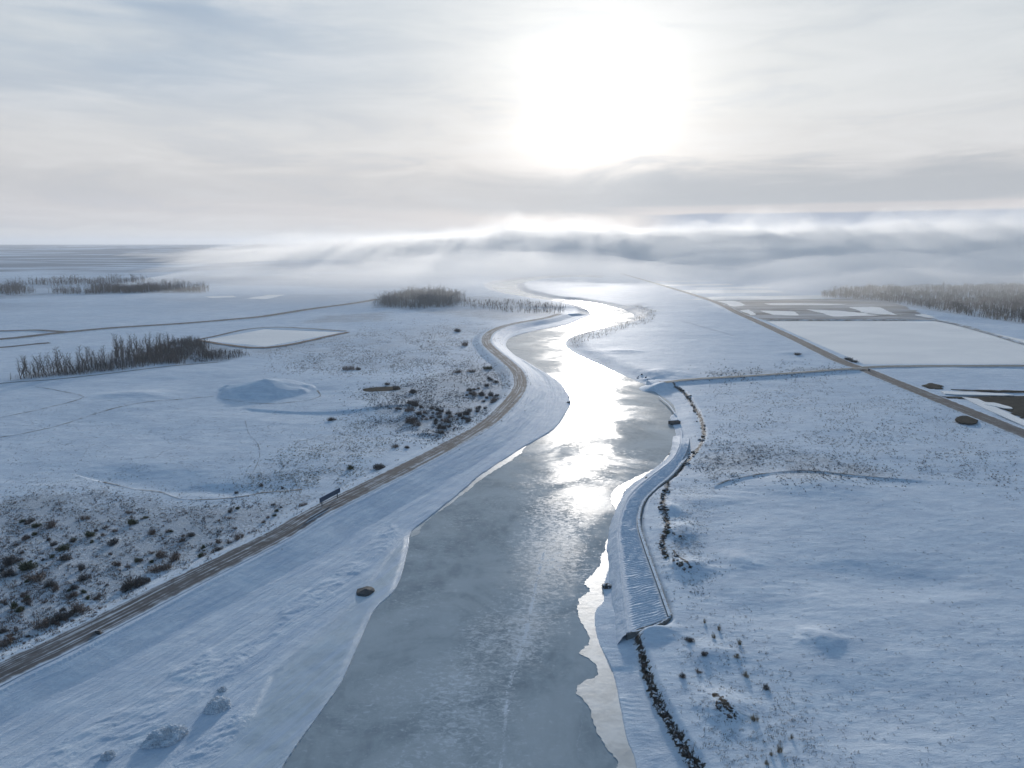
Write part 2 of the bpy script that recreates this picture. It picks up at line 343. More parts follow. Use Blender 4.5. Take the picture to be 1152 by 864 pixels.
def m_river():
    m, n, b = mat('river_ice')
    g = n.new('ShaderNodeNewGeometry').outputs['Position']
    frost_a = n.new('ShaderNodeAttribute', attribute_name='frost').outputs['Fac']
    a = n.noise(g, 0.035, 6, 0.62, 0.9); c = n.noise(g, 0.16, 6, 0.7, 0.6, mapping=((1.4, 0.8, 1), R(-20)))
    base = n.mix(n.rng(a, 0.34, 0.66), (0.24, 0.285, 0.31, 1), (0.41, 0.455, 0.475, 1))
    base = n.mix(n.math('MULTIPLY', n.rng(c, 0.35, 0.7), 0.5), base, (0.42, 0.475, 0.50, 1))
    fl = n.noise(g, 0.75, 7, 0.78, 1.0, mapping=((0.7, 1.2, 1), R(25))); reg = n.noise(g, 0.028, 4, 0.6, 0.5)
    fr = n.math('ADD', n.math('ADD', fl, n.math('MULTIPLY', n.math('SUBTRACT', reg, 0.5), 0.35)), n.math('MULTIPLY', frost_a, 0.10))
    frost = n.rng(fr, 0.53, 0.80)
    base = n.mix(n.math('MULTIPLY', frost, 0.85), base, (0.62, 0.68, 0.73, 1))
    n.set(b.inputs['Base Color'], base)
    rg = n.noise(g, 0.022, 5, 0.6, 0.8)
    rough = n.math('ADD', n.rng(rg, 0.42, 0.62, 0.08, 0.20), n.math('MULTIPLY', frost, 0.45))
    n.set(b.inputs['Roughness'], rough)
    b.inputs['IOR'].default_value = 1.33; b.inputs['Specular IOR Level'].default_value = 0.26
    h = n.math('MULTIPLY', n.noise(g, 0.35, 5, 0.6, 0.8), 0.05)
    bp = n.new('ShaderNodeBump'); bp.inputs['Strength'].default_value = 0.28; bp.inputs['Distance'].default_value = 1.0
    n.set(bp.inputs['Height'], h); n.set(b.inputs['Specular IOR Level'], n.rng(frost, 0, .8, 0.12, 0.03))
    n.l.new(bp.outputs[0], b.inputs['Normal'])
    return m
def m_simple(name, c1, c2, scale=0.3, rough=0.8, bump=0.0, detail=5, snowtop=0.0, spec=0.3, streak=None, bscale=None):
    m, n, b = mat(name)
    g = n.new('ShaderNodeNewGeometry'); p = g.outputs['Position']
    f = n.noise(p, scale, detail, 0.65, 0.4, mapping=streak)
    col = n.mix(n.rng(f, 0.33, 0.67), c1, c2)
    if snowtop:
        sep = n.new('ShaderNodeSeparateXYZ'); n.l.new(g.outputs['Normal'], sep.inputs[0])
        k = n.math('ADD', sep.outputs[2], n.math('MULTIPLY', n.math('SUBTRACT', n.noise(p, 1.3, 4), 0.5), 0.9))
        col = n.mix(n.rng(k, snowtop, snowtop + 0.2), col, SNOW)
    n.set(b.inputs['Base Color'], col); b.inputs['Roughness'].default_value = rough; b.inputs['Specular IOR Level'].default_value = spec
    if bump:
        bp = n.new('ShaderNodeBump'); bp.inputs['Strength'].default_value = 0.8; bp.inputs['Distance'].default_value = bump
        n.set(bp.inputs['Height'], n.noise(p, bscale or scale * 3, 5, 0.65)); n.l.new(bp.outputs[0], b.inputs['Normal'])
    return m
def m_road(name, cA, cB, snowamt):
    m, n, b = mat(name)
    uv = n.new('ShaderNodeAttribute', attribute_name='across').outputs['Vector']
    sep = n.new('ShaderNodeSeparateXYZ'); n.l.new(uv, sep.inputs[0])          # x across -1..1, y metres along
    p = n.new('ShaderNodeNewGeometry').outputs['Position']
    comb = n.new('ShaderNodeCombineXYZ'); n.l.new(n.math('MULTIPLY', sep.outputs[0], 3.2), comb.inputs[0]); n.l.new(n.math('MULTIPLY', sep.outputs[1], 0.009), comb.inputs[1])
    st = n.noise(comb.outputs[0], 2.2, 5, 0.6)
    wob = n.noise(p, 0.25, 5, 0.65)
    dirt = n.mix(n.rng(st, 0.35, 0.65), cA, cB)
    ax = n.math('ABSOLUTE', sep.outputs[0])
    tr = n.math('ABSOLUTE', n.math('SUBTRACT', ax, 0.42))                     # wheel tracks
    dirt = n.mix(n.rng(tr, 0.18, 0.02, 0, 0.35), dirt, cB)
    e = n.math('ADD', ax, n.math('MULTIPLY', n.math('SUBTRACT', wob, 0.5), 0.5))
    sn = n.rng(e, 0.74, 0.98)
    mid = n.math('MULTIPLY', n.rng(n.math('ADD', st, n.math('MULTIPLY', wob, 0.35)), 0.66, 0.82), snowamt)
    col = n.mix(n.math('MAXIMUM', sn, mid), dirt, SNOW)
    n.set(b.inputs['Base Color'], col); b.inputs['Roughness'].default_value = 0.85; b.inputs['Specular IOR Level'].default_value = 0.25
    bp = n.new('ShaderNodeBump'); bp.inputs['Strength'].default_value = 0.6; bp.inputs['Distance'].default_value = 0.15
    n.set(bp.inputs['Height'], n.math('ADD', wob, n.math('MULTIPLY', st, 1.2))); n.l.new(bp.outputs[0], b.inputs['Normal'])
    return m
M = {}
M['ground'] = m_ground(); M['river'] = m_river()
M['road'] = m_road('gravel_road', (0.125, 0.12, 0.12, 1), (0.06, 0.058, 0.06, 1), 0.7)
M['track'] = m_road('dirt_track', (0.12, 0.11, 0.105, 1), (0.06, 0.055, 0.05, 1), 0.25)
M['dike'] = m_road('dike_top', (0.19, 0.185, 0.16, 1), (0.12, 0.12, 0.105, 1), 0.3)
M['pond'] = m_simple('pond_ice', (0.72, 0.72, 0.715, 1), (0.84, 0.83, 0.81, 1), 0.009, 0.38, 0.04, 5, 0, 0.8, ((1, 2.2, 1), 0.3), 0.2)
M['shelfice'] = m_simple('shelf_ice', (0.28, 0.33, 0.35, 1), (0.50, 0.54, 0.55, 1), 0.16, 0.4, 0.06, 5, 0, 0.5)
M['rock'] = m_simple('rock', (0.04, 0.037, 0.034, 1), (0.09, 0.08, 0.072, 1), 1.2, 0.9, 0.1, 4, 0.86)
M['stone'] = m_simple('concrete', (0.26, 0.25, 0.235, 1), (0.17, 0.165, 0.155, 1), 0.6, 0.9, 0.03, 4, 0.8)
M['darkstone'] = m_simple('wet_concrete', (0.07, 0.07, 0.07, 1), (0.12, 0.12, 0.115, 1), 0.6, 0.8, 0.03)
M['frost'] = m_simple('frosted', (0.55, 0.60, 0.66, 1), (0.76, 0.80, 0.84, 1), 1.5, 0.7, 0.25, 5)
M['snow'] = m_simple('packed_snow', (0.52, 0.595, 0.68, 1), (0.70, 0.75, 0.81, 1), 0.7, 0.7, 0.3, 6, 0, 0.12, None, 1.1)
M['bark'] = m_simple('bark', (0.10, 0.088, 0.08, 1), (0.17, 0.155, 0.14, 1), 2.0, 0.9)
M['twig'] = m_simple('twigs', (0.14, 0.12, 0.11, 1), (0.22, 0.19, 0.17, 1), 0.2, 0.9)
M['hazewood'] = m_simple('hazed_twigs', (0.22, 0.205, 0.19, 1), (0.32, 0.30, 0.28, 1), 0.05, 0.95)  # brown twigs paled, distance haze mixed into the colour
M['deepwood'] = m_simple('deep_wood', (0.05, 0.045, 0.042, 1), (0.10, 0.09, 0.08, 1), 0.05, 0.95)
M['brown'] = m_simple('brown_stems', (0.12, 0.09, 0.075, 1), (0.22, 0.17, 0.14, 1), 0.6, 0.9)
M['dark'] = m_simple('dark_stems', (0.075, 0.07, 0.068, 1), (0.15, 0.135, 0.125, 1), 0.6, 0.9)
M['olive'] = m_simple('olive_leaves', (0.06, 0.075, 0.04, 1), (0.12, 0.13, 0.075, 1), 0.6, 0.9)
M['straw'] = m_simple('straw', (0.30, 0.25, 0.17, 1), (0.2, 0.16, 0.115, 1), 0.6, 0.9)
M['marsh'] = m_simple('marsh_soil', (0.10, 0.098, 0.093, 1), (0.40, 0.41, 0.43, 1), 0.014, 0.9, 0.2, 6, 0, 0.2, ((0.5, 2, 1), 0))
M['wet'] = m_simple('wet_ground', (0.018, 0.02, 0.018, 1), (0.045, 0.045, 0.036, 1), 0.2, 0.95, 0.05, 5, 0, 0.05)
M['panel'] = m_simple('shaded_board', (0.055, 0.085, 0.14, 1), (0.075, 0.11, 0.17, 1), 0.5, 0.6, 0.0)  # dark blue carries the shade on the board's back
M['steel'] = m_simple('galvanised_steel', (0.12, 0.125, 0.13, 1), (0.18, 0.185, 0.19, 1), 1.0, 0.5)
M['path'] = m_simple('path_soil', (0.16, 0.14, 0.115, 1), (0.62, 0.68, 0.75, 1), 0.14, 0.9, 0.05, 5)

# ------------------------------------------------------------------ object helpers
def mesh_np(name, verts, faces_flat, counts, material=None, smooth_=True, parent=None):
    me = bpy.data.meshes.new(name)
    verts = np.asarray(verts, np.float32); faces_flat = np.asarray(faces_flat, np.int32); counts = np.asarray(counts, np.int32)
    me.vertices.add(len(verts)); me.vertices.foreach_set('co', verts.ravel())
    me.loops.add(len(faces_flat)); me.loops.foreach_set('vertex_index', faces_flat)
    me.polygons.add(len(counts)); me.polygons.foreach_set('loop_start', np.concatenate([[0], np.cumsum(counts)[:-1]]).astype(np.int32))
    me.polygons.foreach_set('use_smooth', np.full(len(counts), smooth_, bool))
    me.update(calc_edges=True); me.validate()
    o = bpy.data.objects.new(name, me); C.objects.link(o)
    if material: me.materials.append(material)
    if parent: o.parent = parent
    return o
def attr(o, name, vals, kind='FLOAT'):
    a = o.data.attributes.new(name, kind, 'POINT')
    a.data.foreach_set('value' if kind == 'FLOAT' else 'vector', np.asarray(vals, np.float32).ravel())
def tag(o, label, cat, group=None, kind=None):
    o['label'] = label; o['category'] = cat
    if group: o['group'] = group
    if kind: o['kind'] = kind
    return o
def empty(name, loc=(0, 0, 0), rz=0):
    e = bpy.data.objects.new(name, None); C.objects.link(e); e.location = loc; e.rotation_euler = (0, 0, rz); e.empty_display_size = 1; return e
def copy_tree(o, loc, rz, sc, label=None, group=None):
    c = o.copy(); C.objects.link(c); c.location = loc; c.rotation_euler = (0, 0, rz); c.scale = sc
    if label: c['label'] = label
    if group: c['group'] = group
    for ch in list(o.children):
        d = ch.copy(); C.objects.link(d); d.parent = c
    return c
def grid_faces(nr, nc, keep=None, wrap=False):
    i = np.arange(nr - 1)[:, None]; j = np.arange(nc if wrap else nc - 1)[None, :]
    j2 = (j + 1) % nc
    a = i * nc + j; b = i * nc + j2; c = (i + 1) * nc + j2; d = (i + 1) * nc + j
    f = np.stack(np.broadcast_arrays(a, b, c, d), -1).reshape(-1, 4)
    return f if keep is None else f[keep]
def resample(P, step):
    seg = np.hypot(*np.diff(P, axis=0).T); s = np.concatenate([[0], np.cumsum(seg)])
    n = max(2, int(s[-1] / step)); t = np.linspace(0, s[-1], n)
    return np.stack([np.interp(t, s, P[:, 0]), np.interp(t, s, P[:, 1])], -1), t
def normals2d(P):
    T = np.gradient(P, axis=0); T /= np.linalg.norm(T, axis=1)[:, None] + 1e-9
    return np.stack([T[:, 1], -T[:, 0]], -1)              # to the right of the direction of travel
def strip(name, L, half, zf, material, nc=9, step=2.0, jitter=0.0, crown=0.0, seed=0, parent=None):
    P, t = resample(L, step); Nn = normals2d(P)
    a = np.linspace(-1, 1, nc)
    hw = half * (1 + jitter * fbm(t / 9, t * 0, seed, 3)) if np.isscalar(half) else half(t)
    if jitter: 
        P = P + Nn * (jitter * np.mean(hw) * 0.8 * fbm(t / 14, t * 0 + 3, seed + 5, 3))[:, None]
    X = P[:, 0, None] + Nn[:, 0, None] * hw[:, None] * a; Y = P[:, 1, None] + Nn[:, 1, None] * hw[:, None] * a
    Z = (HG(X.ravel(), Y.ravel()).reshape(X.shape) + zf[1]) if isinstance(zf, tuple) else np.full(X.shape, zf)
    Z = Z + crown * (1 - a ** 2)[None, :]
    V = np.stack([X, Y, Z], -1).reshape(-1, 3); F = grid_faces(len(P), nc)[:, ::-1]
    o = mesh_np(name, V, F.ravel(), np.full(len(F), 4), material, True, parent)
    attr(o, 'across', np.stack([np.broadcast_to(a, X.shape), np.broadcast_to(t[:, None], X.shape), 0 * X], -1).reshape(-1, 3), 'FLOAT_VECTOR')
    return o

# ------------------------------------------------------------------ terrain sheet
th = np.concatenate([np.linspace(-180, -50, 40)[:-1], np.linspace(-50, -43, 15)[:-1], np.arange(-43, 43, 0.075), np.linspace(43, 50, 15), np.linspace(50, 180, 40)[1:-1]])
rr = [20, 40, 60, 80, 95.0]
while rr[-1] < 520: rr.append(rr[-1] * 1.0029)
while rr[-1] < 2600: rr.append(rr[-1] * 1.0042)
while rr[-1] < 42000: rr.append(rr[-1] * 1.014)
rr = np.array(rr); nr, nc = len(rr), len(th)
TX = (rr[:, None] * np.sin(np.radians(th))[None, :]).ravel(); TY = (rr[:, None] * np.cos(np.radians(th))[None, :]).ravel()
TZ = H(TX, TY)
veg = np.zeros(len(TX))
for pts, w in VEG:
    P = poly(pts); size = np.sqrt(np.ptp(P[:, 0]) * np.ptp(P[:, 1]))
    veg = np.maximum(veg, w * soft(TX, TY, P, min(60, size * 0.35)))
for P in MARSH: veg = np.maximum(veg, 1.3 * soft(TX, TY, P, 20))
rT = np.hypot(TX, TY)
riv_d = np.minimum(pdist(TX, TY, EDGE_L, 30)[0], pdist(TX, TY, EDGE_R, 30)[0])
veg = veg + 0.06
veg = np.maximum(veg, 1.25 * ss(560, 800, rT) * np.exp(-((riv_d - 9) / 13) ** 2) * (riv_d < 30))
veg[pip(TX, TY, LEFTBANK)] = 0; veg[pip(TX, TY, RIGHTBANK)] *= 0.1
ice = soft(TX, TY, SHELF, 7.0)
upl = 0.45 * ss(900, 1600, rT) * ss(-2, -14, np.degrees(np.arctan2(TX, TY))) + 0.55 * ss(2200, 3600, rT)
F = grid_faces(nr, nc, wrap=True)[:, ::-1]
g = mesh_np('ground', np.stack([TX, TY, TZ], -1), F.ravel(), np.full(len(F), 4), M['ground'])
lbm = pip(TX, TY, LEFTBANK); dq, _, tq = pdist(TX, TY, ROAD, 110)
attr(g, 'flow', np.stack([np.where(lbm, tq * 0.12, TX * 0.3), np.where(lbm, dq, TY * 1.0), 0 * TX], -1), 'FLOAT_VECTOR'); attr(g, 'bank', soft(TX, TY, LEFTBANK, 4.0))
soil = np.zeros(len(TX))
for L_, w_ in ((line([(716,716),(723,738),(736,777),(755,814),(773,846),(786,864),(806,930)], 2.5, 4), 1.3), (line([(742,431),(754,432.5),(769,441),(782,459),(788,470),(792,486),(788,500),(775,517),(758,537)], 2.5, 4), 1.5), (line([(752,543),(746,562),(748,582),(751,594),(745,612),(748,626)], 2.8, 4), 1.6), (line([(757,621),(766,634),(778,646)], 3, 4), .7), (line([(803,788),(812,797),(824,810)], 3, 4), 1.2)):
    ds = pdist(TX, TY, L_, 8)[0]; soil = np.maximum(soil, np.exp(-(ds / w_) ** 2))
attr(g, 'soil', soil)
attr(g, 'veg', veg); attr(g, 'ice', ice); attr(g, 'upland', upl)
tag(g, 'snow covered plain with low mounds and far rolling uplands', 'ground', kind='structure')

# ------------------------------------------------------------------ river
dLr = pdist(TX, TY, EDGE_L, 12)[0]; dRr = pdist(TX, TY, EDGE_R, 12)[0]
inr = pip(TX, TY, RIVER)
ok = inr | (np.minimum(dLr, dRr) < 6 + rT * 0.006)
fk = ok[F].all(1) & (rT[F[:, 0]] > 60)
FR = F[fk]; used = np.unique(FR); remap = -np.ones(len(TX), int); remap[used] = np.arange(len(used))
CRACK = line([(612,622),(606,645),(600,672),(594,700),(589,722),(581,745),(575,765),(570,790),(568,815),(566,840),(562,870),(556,920)], 0, 6)
dc = pdist(TX[used], TY[used], CRACK, 30)[0]
FROSTZONE = poly([(600,560),(650,560),(648,620),(640,680),(605,740),(560,790),(520,864),(430,864),(500,740),(560,640)], 0)
fz = soft(TX[used], TY[used], FROSTZONE, 14)
rz = 0.0 + 0.02 * fbm(TX[used] / 6, TY[used] / 6, 4, 3)
rv = mesh_np('river', np.stack([TX[used], TY[used], rz], -1), remap[FR].ravel(), np.full(len(FR), 4), M['river'])
attr(rv, 'frost', fz + 2.0 * np.exp(-(dc / 0.4) ** 2) * (0.5 + 0.8 * vnoise(TX[used] / 3, TY[used] / 3, 2)) + 0.5 * np.exp(-(dc / 3.5) ** 2))
tag(rv, 'winding frozen river with grey mottled ice', 'river', kind='structure')

def flat_poly(name, P, z, material, th_=0.0, rag=0.0, kind='structure', label='', cat='', step=None, seed=0, group=None):
    Q = np.vstack([P, P[:1]])
    if step: Q, _ = resample(Q, step); Q = Q[:-1]
    else: Q = Q[:-1]
    if rag:
        nn = normals2d(np.vstack([Q[-1:], Q, Q[:1]]))[1:-1]
        k = np.arange(len(Q)); Q = Q + nn * (rag * fbm(Q[:, 0] / 3, Q[:, 1] / 3, seed, 5) * 1.7 + rag * fbm(Q[:, 0] / .9, Q[:, 1] / .9, seed + 2, 3))[:, None]
    bm = bmesh.new(); vs = [bm.verts.new((x, y, z)) for x, y in Q]
    f = bm.faces.new(vs); f.normal_update()
    if f.normal.z < 0: f.normal_flip()
    if th_:
        r_ = bmesh.ops.extrude_face_region(bm, geom=[f]); 
        for v in r_['geom']:
            if isinstance(v, bmesh.types.BMVert): v.co.z -= th_
        bmesh.ops.recalc_face_normals(bm, faces=bm.faces)
    bmesh.ops.triangulate(bm, faces=[q for q in bm.faces if len(q.verts) > 4])
    me = bpy.data.meshes.new(name); bm.to_mesh(me); bm.free(); me.materials.append(material)
    o = bpy.data.objects.new(name, me); C.objects.link(o)
    if label: tag(o, label, cat, group, kind)
    return o
SH_OUT = [(695,880),(697,862),(690,850),(681,841),(672,822),(668,808),(658,790),(651,781),(652,770),(663,764),(672,758),(668,745),(654,734),(662,722),(656,703),(649,685),(655,672),(664,666),(658,655),(672,640),(678,625),(685,606)]
SH_IN = [(697,600),(694,630),(690,655),(686,672),(680,690),(683,719),(699,756),(708,796),(716,832),(728,880)]
flat_poly('ice_shelf', smooth(poly(SH_OUT + SH_IN, 0.1), 4, True), 0.10, M['shelfice'], 0.12, 0.5, 'structure', 'pale shelf of ice along the right bank, ragged edge', 'ice', 0.4, 3)
flat_poly('ice_shelf', smooth(poly([(690,570),(688,556),(697,546),(715,537),(742,523),(754,508),(764,504),(752,522),(722,541),(702,553),(698,575)], 0.1), 4, True), 0.10, M['shelfice'], 0.12, 0.4, 'structure', 'narrow pale ice shelf beside the curve of the ribbed dike', 'ice', 0.4, 5)
flat_poly('ice_shelf', smooth(poly([(462,604),(466,590),(500,560),(545,526),(590,498),(586,510),(545,537),(520,557),(482,585),(470,600)], 0.1), 4, True), 0.08, M['shelfice'], 0.12, 0.5, 'structure', 'thin pale ice margin along the left bank below the levee', 'ice', 0.5, 8)
# cracks of pushed-up ice: short broken ridges
def crack(L, w, name, label, seed, gap=0.35, hgt=0.035):
    rnd = random.Random(seed); P, t = resample(L, 0.45); Nn = normals2d(P); V = []; Fc = []
    for i in range(len(P) - 1):
        if vnoise(np.array([t[i] / 5]), np.array([seed * 1.0]), 2)[0] < -1 + gap * 2 and rnd.random() < .8: continue
        for _ in range(2):
            c = P[i] + Nn[i] * rnd.gauss(0, w * 0.5); s = rnd.uniform(.3, 1) * w * 0.8; a = rnd.uniform(0, 3.14); k = len(V)
            dx, dy = math.cos(a) * s, math.sin(a) * s; ex, ey = -math.sin(a) * s * .5, math.cos(a) * s * .5
            V += [(c[0] - dx, c[1] - dy, -.02), (c[0] + ex, c[1] + ey, -.02), (c[0] + dx, c[1] + dy, -.02), (c[0] - ex, c[1] - ey, -.02), (c[0], c[1], hgt * rnd.uniform(.5, 1.2))]
            Fc += [(k, k + 1, k + 4), (k + 1, k + 2, k + 4), (k + 2, k + 3, k + 4), (k + 3, k, k + 4)]
    o = mesh_np(name, V, np.array(Fc).ravel(), np.full(len(Fc), 3), M['frost'], False)
    return tag(o, label, 'ice crack', kind='structure')
crack(CRACK, 0.55, 'ice_crack', 'white broken crack running down the middle of the ice', 1)
crack(line([(613,682),(628,678),(645,672),(660,666),(668,662)], 0, 5), 0.35, 'ice_crack', 'short white crack reaching out from the right ice shelf', 2, 0.05, 0.03)
crack(line([(662,534),(680,531),(700,527),(716,524)], 0, 5), 0.6, 'ice_crack', 'pale streak across the ice opposite the dike curve', 3, 0.1, 0.03)
crack(line([(560,700),(540,730),(505,770),(470,800),(440,850)], 0, 5), 0.3, 'ice_crack', 'long faint crack slanting across the left half of the ice', 6, 0.3, 0.03)
crack(line([(640,760),(655,800),(650,840),(660,880)], 0, 5), 0.3, 'ice_crack', 'faint crack near the right shelf at the bottom', 7, 0.3, 0.03)
crack(line([(600,672),(612,690),(622,705),(640,722)], 0, 5), 0.4, 'ice_crack', 'thin crack branching off the long middle crack', 4, 0.5, 0.03)

# ------------------------------------------------------------------ ponds, marsh, wet patches
pl = ['pale frozen square pond inside banks on the left plain', 'large pale frozen pond between the two raised roads on the right', 'long narrow frozen pond strip nearest the marsh', 'second long frozen pond strip behind the first', 'short frozen strip in the mist beside the diagonal road', 'faintest frozen strip deep in the mist', 'small frozen pool at the left of the brown marsh', 'crooked frozen pool in the middle of the brown marsh', 'bluish frozen pool at the right of the brown marsh', 'tiny frozen pool beside the diagonal road in the marsh', 'tiny frozen pool by the far corner of the large pond', 'thin frozen strip between the two long pond strips', 'thin frozen streak across the upper marsh', 'small frozen pool at the marsh corner by the diagonal road', 'bright thin pool on the far left plain', 'bright curved pool on the far left plain near the mist', 'bright side channel beside the farthest river bend']
for (P, lv), lb in zip(PONDS, pl):
    big = np.ptp(P[:, 0]) > 300
    if P[:, 1].min() > 850 and len(P) > 3 and not lb.startswith(('large', 'pale')):
        P = smooth(P, 8, True); cx_ = P.mean(0); dv = P - cx_; k_ = 1 + 0.35 * fbm(P[:, 0] / 45 + 3, P[:, 1] / 45, 61, 4); P = cx_ + dv * k_[:, None]
    flat_poly('pond', P, lv, M['pond'], 0, 0, 'structure', lb, 'pond', None, 2)
def mound_sheet(name, P, lift, material, label, cat, step=3.0, seed=0):
    lo = P.min(0); hi = P.max(0); n = max(step, (hi - lo).max() / 220)
    xs = np.arange(lo[0], hi[0], n); ys = np.arange(lo[1], hi[1], n); X, Y = np.meshgrid(xs, ys); x = X.ravel(); y = Y.ravel()
    e = soft(x, y, P, n * 4); k = e + 0.5 * fbm(x / (n * 5), y / (n * 3), seed, 4)
    z = HG(x, y) + np.minimum(lift, (k - 0.5) * lift * 3)
    keepv = k > 0.35
    Fq = grid_faces(len(ys), len(xs)); Fq = Fq[keepv[Fq].all(1)]
    if not len(Fq): return
    u = np.unique(Fq); rm = -np.ones(len(x), int); rm[u] = np.arange(len(u))
    o = mesh_np(name, np.stack([x, y, z], -1)[u], rm[Fq].ravel(), np.full(len(Fq), 4), material)
    return tag(o, label, cat, kind='structure')
mound_sheet('marsh', MARSH[0], 0.25, M['marsh'], 'brown frozen marsh behind the large right pond', 'marsh', 6, 2)
mound_sheet('marsh', MARSH[1], 0.4, M['wet'], 'dark snow free strip of marsh at the right edge', 'marsh', 2, 3)
mound_sheet('marsh', poly([(1036,434),(1046,431.5),(1062,435),(1060,438.5),(1044,438)]), 0.5, M['wet'], 'small dark olive patch beside the diagonal road', 'marsh', 1, 4)
for pts, lab in (([(409,438.5),(425,436.5),(447,436),(449,439),(430,441),(412,441.5)], 'dark thawed pool on the pale flat left of the road bend'),
                 ([(1074,473),(1082,469.5),(1094,470.5),(1100,475),(1094,478.5),(1080,477)], 'dark oval pool just below the diagonal road')):
    P = smooth(poly(pts), 4, True); X, Y = P.mean(0); z = float(HG(P[:, 0], P[:, 1]).max()) + 0.05
    flat_poly('pool', P, z, M['wet'], 0.4, 0.3, 'structure', lab, 'pool', 1.5, 4)
flat_poly('ditch', poly([(1058,441),(1140,444.5),(1141,446.5),(1064,445)]), 3.9, M['pond'], 0.5, 0, 'structure', 'pale ice filled ditch beside the dark marsh strip', 'ditch', 8)
flat_poly('ditch', poly([(1082,448),(1100,450),(1160,478),(1160,484),(1110,462)]), 3.9, M['pond'], 0.5, 0, 'structure', 'snowy channel between diagonal road and dark marsh', 'ditch', 8)

flat_poly('ditch', poly([(1104,453.5),(1122,455.5),(1142,462),(1128,461),(1110,457)]), 4.1, M['pond'], 0.5, 1.0, 'structure', 'pale snow patch inside the dark marsh strip', 'ditch', 3, 4)
flat_poly('ditch', poly([(1070,439.3),(1120,440.5),(1165,441),(1165,442),(1120,442)]), 3.95, M['wet'], 0.5, 1.0, 'structure', 'dark line of open soil above the pale ditch', 'ditch', 4, 6)
# ------------------------------------------------------------------ roads and paths
tag(strip('road', ROAD, 5.2, 5.22, M['road'], 13, 1.5, 0.04, 0.12), 'gravel levee road curving along the left river bank', 'road', kind='structure')
tag(strip('road', DIAG, 6.6, 4.02, M['track'], 9, 3, 0.05, 0.1), 'diagonal raised road past the large right pond', 'road', kind='structure')
tag(strip('road', FARROAD, 9.0, 4.03, M['track'], 7, 5, 0.1, 0.1), 'long dark road across the left plain to the woods', 'road', kind='structure')
tag(strip('road', FARROAD2, 6.0, 4.04, M['track'], 7, 5, 0.1, 0.1), 'short dark road joining the long left road', 'road', kind='structure')
tag(strip('road', STRIPROAD, 6, 3.54, M['track'], 7, 5, 0.2, 0.1), 'dark lane end behind the tree belt at left', 'road', kind='structure')
tag(strip('road', TREEDITCH, 1.3, 3.62, M['track'], 5, 3, 0.2, 0.05), 'narrow bank lane in front of the tree belt', 'road', kind='structure')
tag(strip('dike', CROSS_L, 2.9, 5.04, M['dike'], 7, 2, 0.08, 0.12), 'straight grassy dike from the river to the crossroads', 'dike', kind='structure')
tag(strip('dike', CROSS_R, 4.6, 4.05, M['dike'], 7, 4, 0.04, 0.1), 'straight dike along the near side of the large pond', 'dike', kind='structure')
def path(pts, half, label, seed, lift=0.10, name='path', m='path', step=1.5, jit=0.9):
    return tag(strip(name, line(pts, 3, 5), half, ('h', lift), M[m], 4, step, jit, 0.02, seed), label, 'path', kind='structure')
path([(0,491.7),(35,486),(69,478),(107.6,466),(156,455),(208,449),(240,446)], 0.6, 'thin brown track towards the big snow mound', 11)
path([(0,471),(52,460),(94,448),(70,441),(40,436)], 0.5, 'faint looping track near the left edge', 12)
path([(340,551),(295,554.5),(264,560),(208,562),(180,553),(149,549),(118,542)], 0.65, 'brown edge of the sunken channel by the scrub', 13)
path([(806,557.5),(801,550),(816,543),(834,539),(860,535),(900,530),(962,537),(999,540)], 0.5, 'brown curved scarp edge on the right field', 14)
path([(285,532),(292,515),(290,500),(280,488),(276,474)], 0.13, 'faint footprints line up the left plain', 15)
path([(330,497),(350,494),(362,488)], 0.5, 'short brown streak on the left plain', 16)
path([(357,440),(360,446),(345,451),(300,454),(250,449)], 0.5, 'track round the foot of the big snow mound', 17)
path([(766,361),(800,371),(825,378)], 0.7, 'bright beaten snow trail in the right field', 18, m='snow', lift=.3)
path([(0,334),(60,331),(110,328.5),(170,327.8)], 3, 'dark lane along the far left tree belts', 19, .5, step=6, jit=.3)
path([(862,361),(900,361),(1000,361),(1053,361),(1105,373),(1152,387),(1200,398)], 3.0, 'dark bank along the far side of the large pond', 20, 1.0, step=5, jit=.2)
path([(222,384),(300,392.3),(392,374.2)], 3.0, 'brown bank along the near side of the square pond', 21, .5, step=4, jit=.12, m='brown')
path([(222,383.3),(298,369.2),(390,373)], 1.6, 'brown bank behind the square pond', 22, .5, step=4, jit=.12, m='brown')

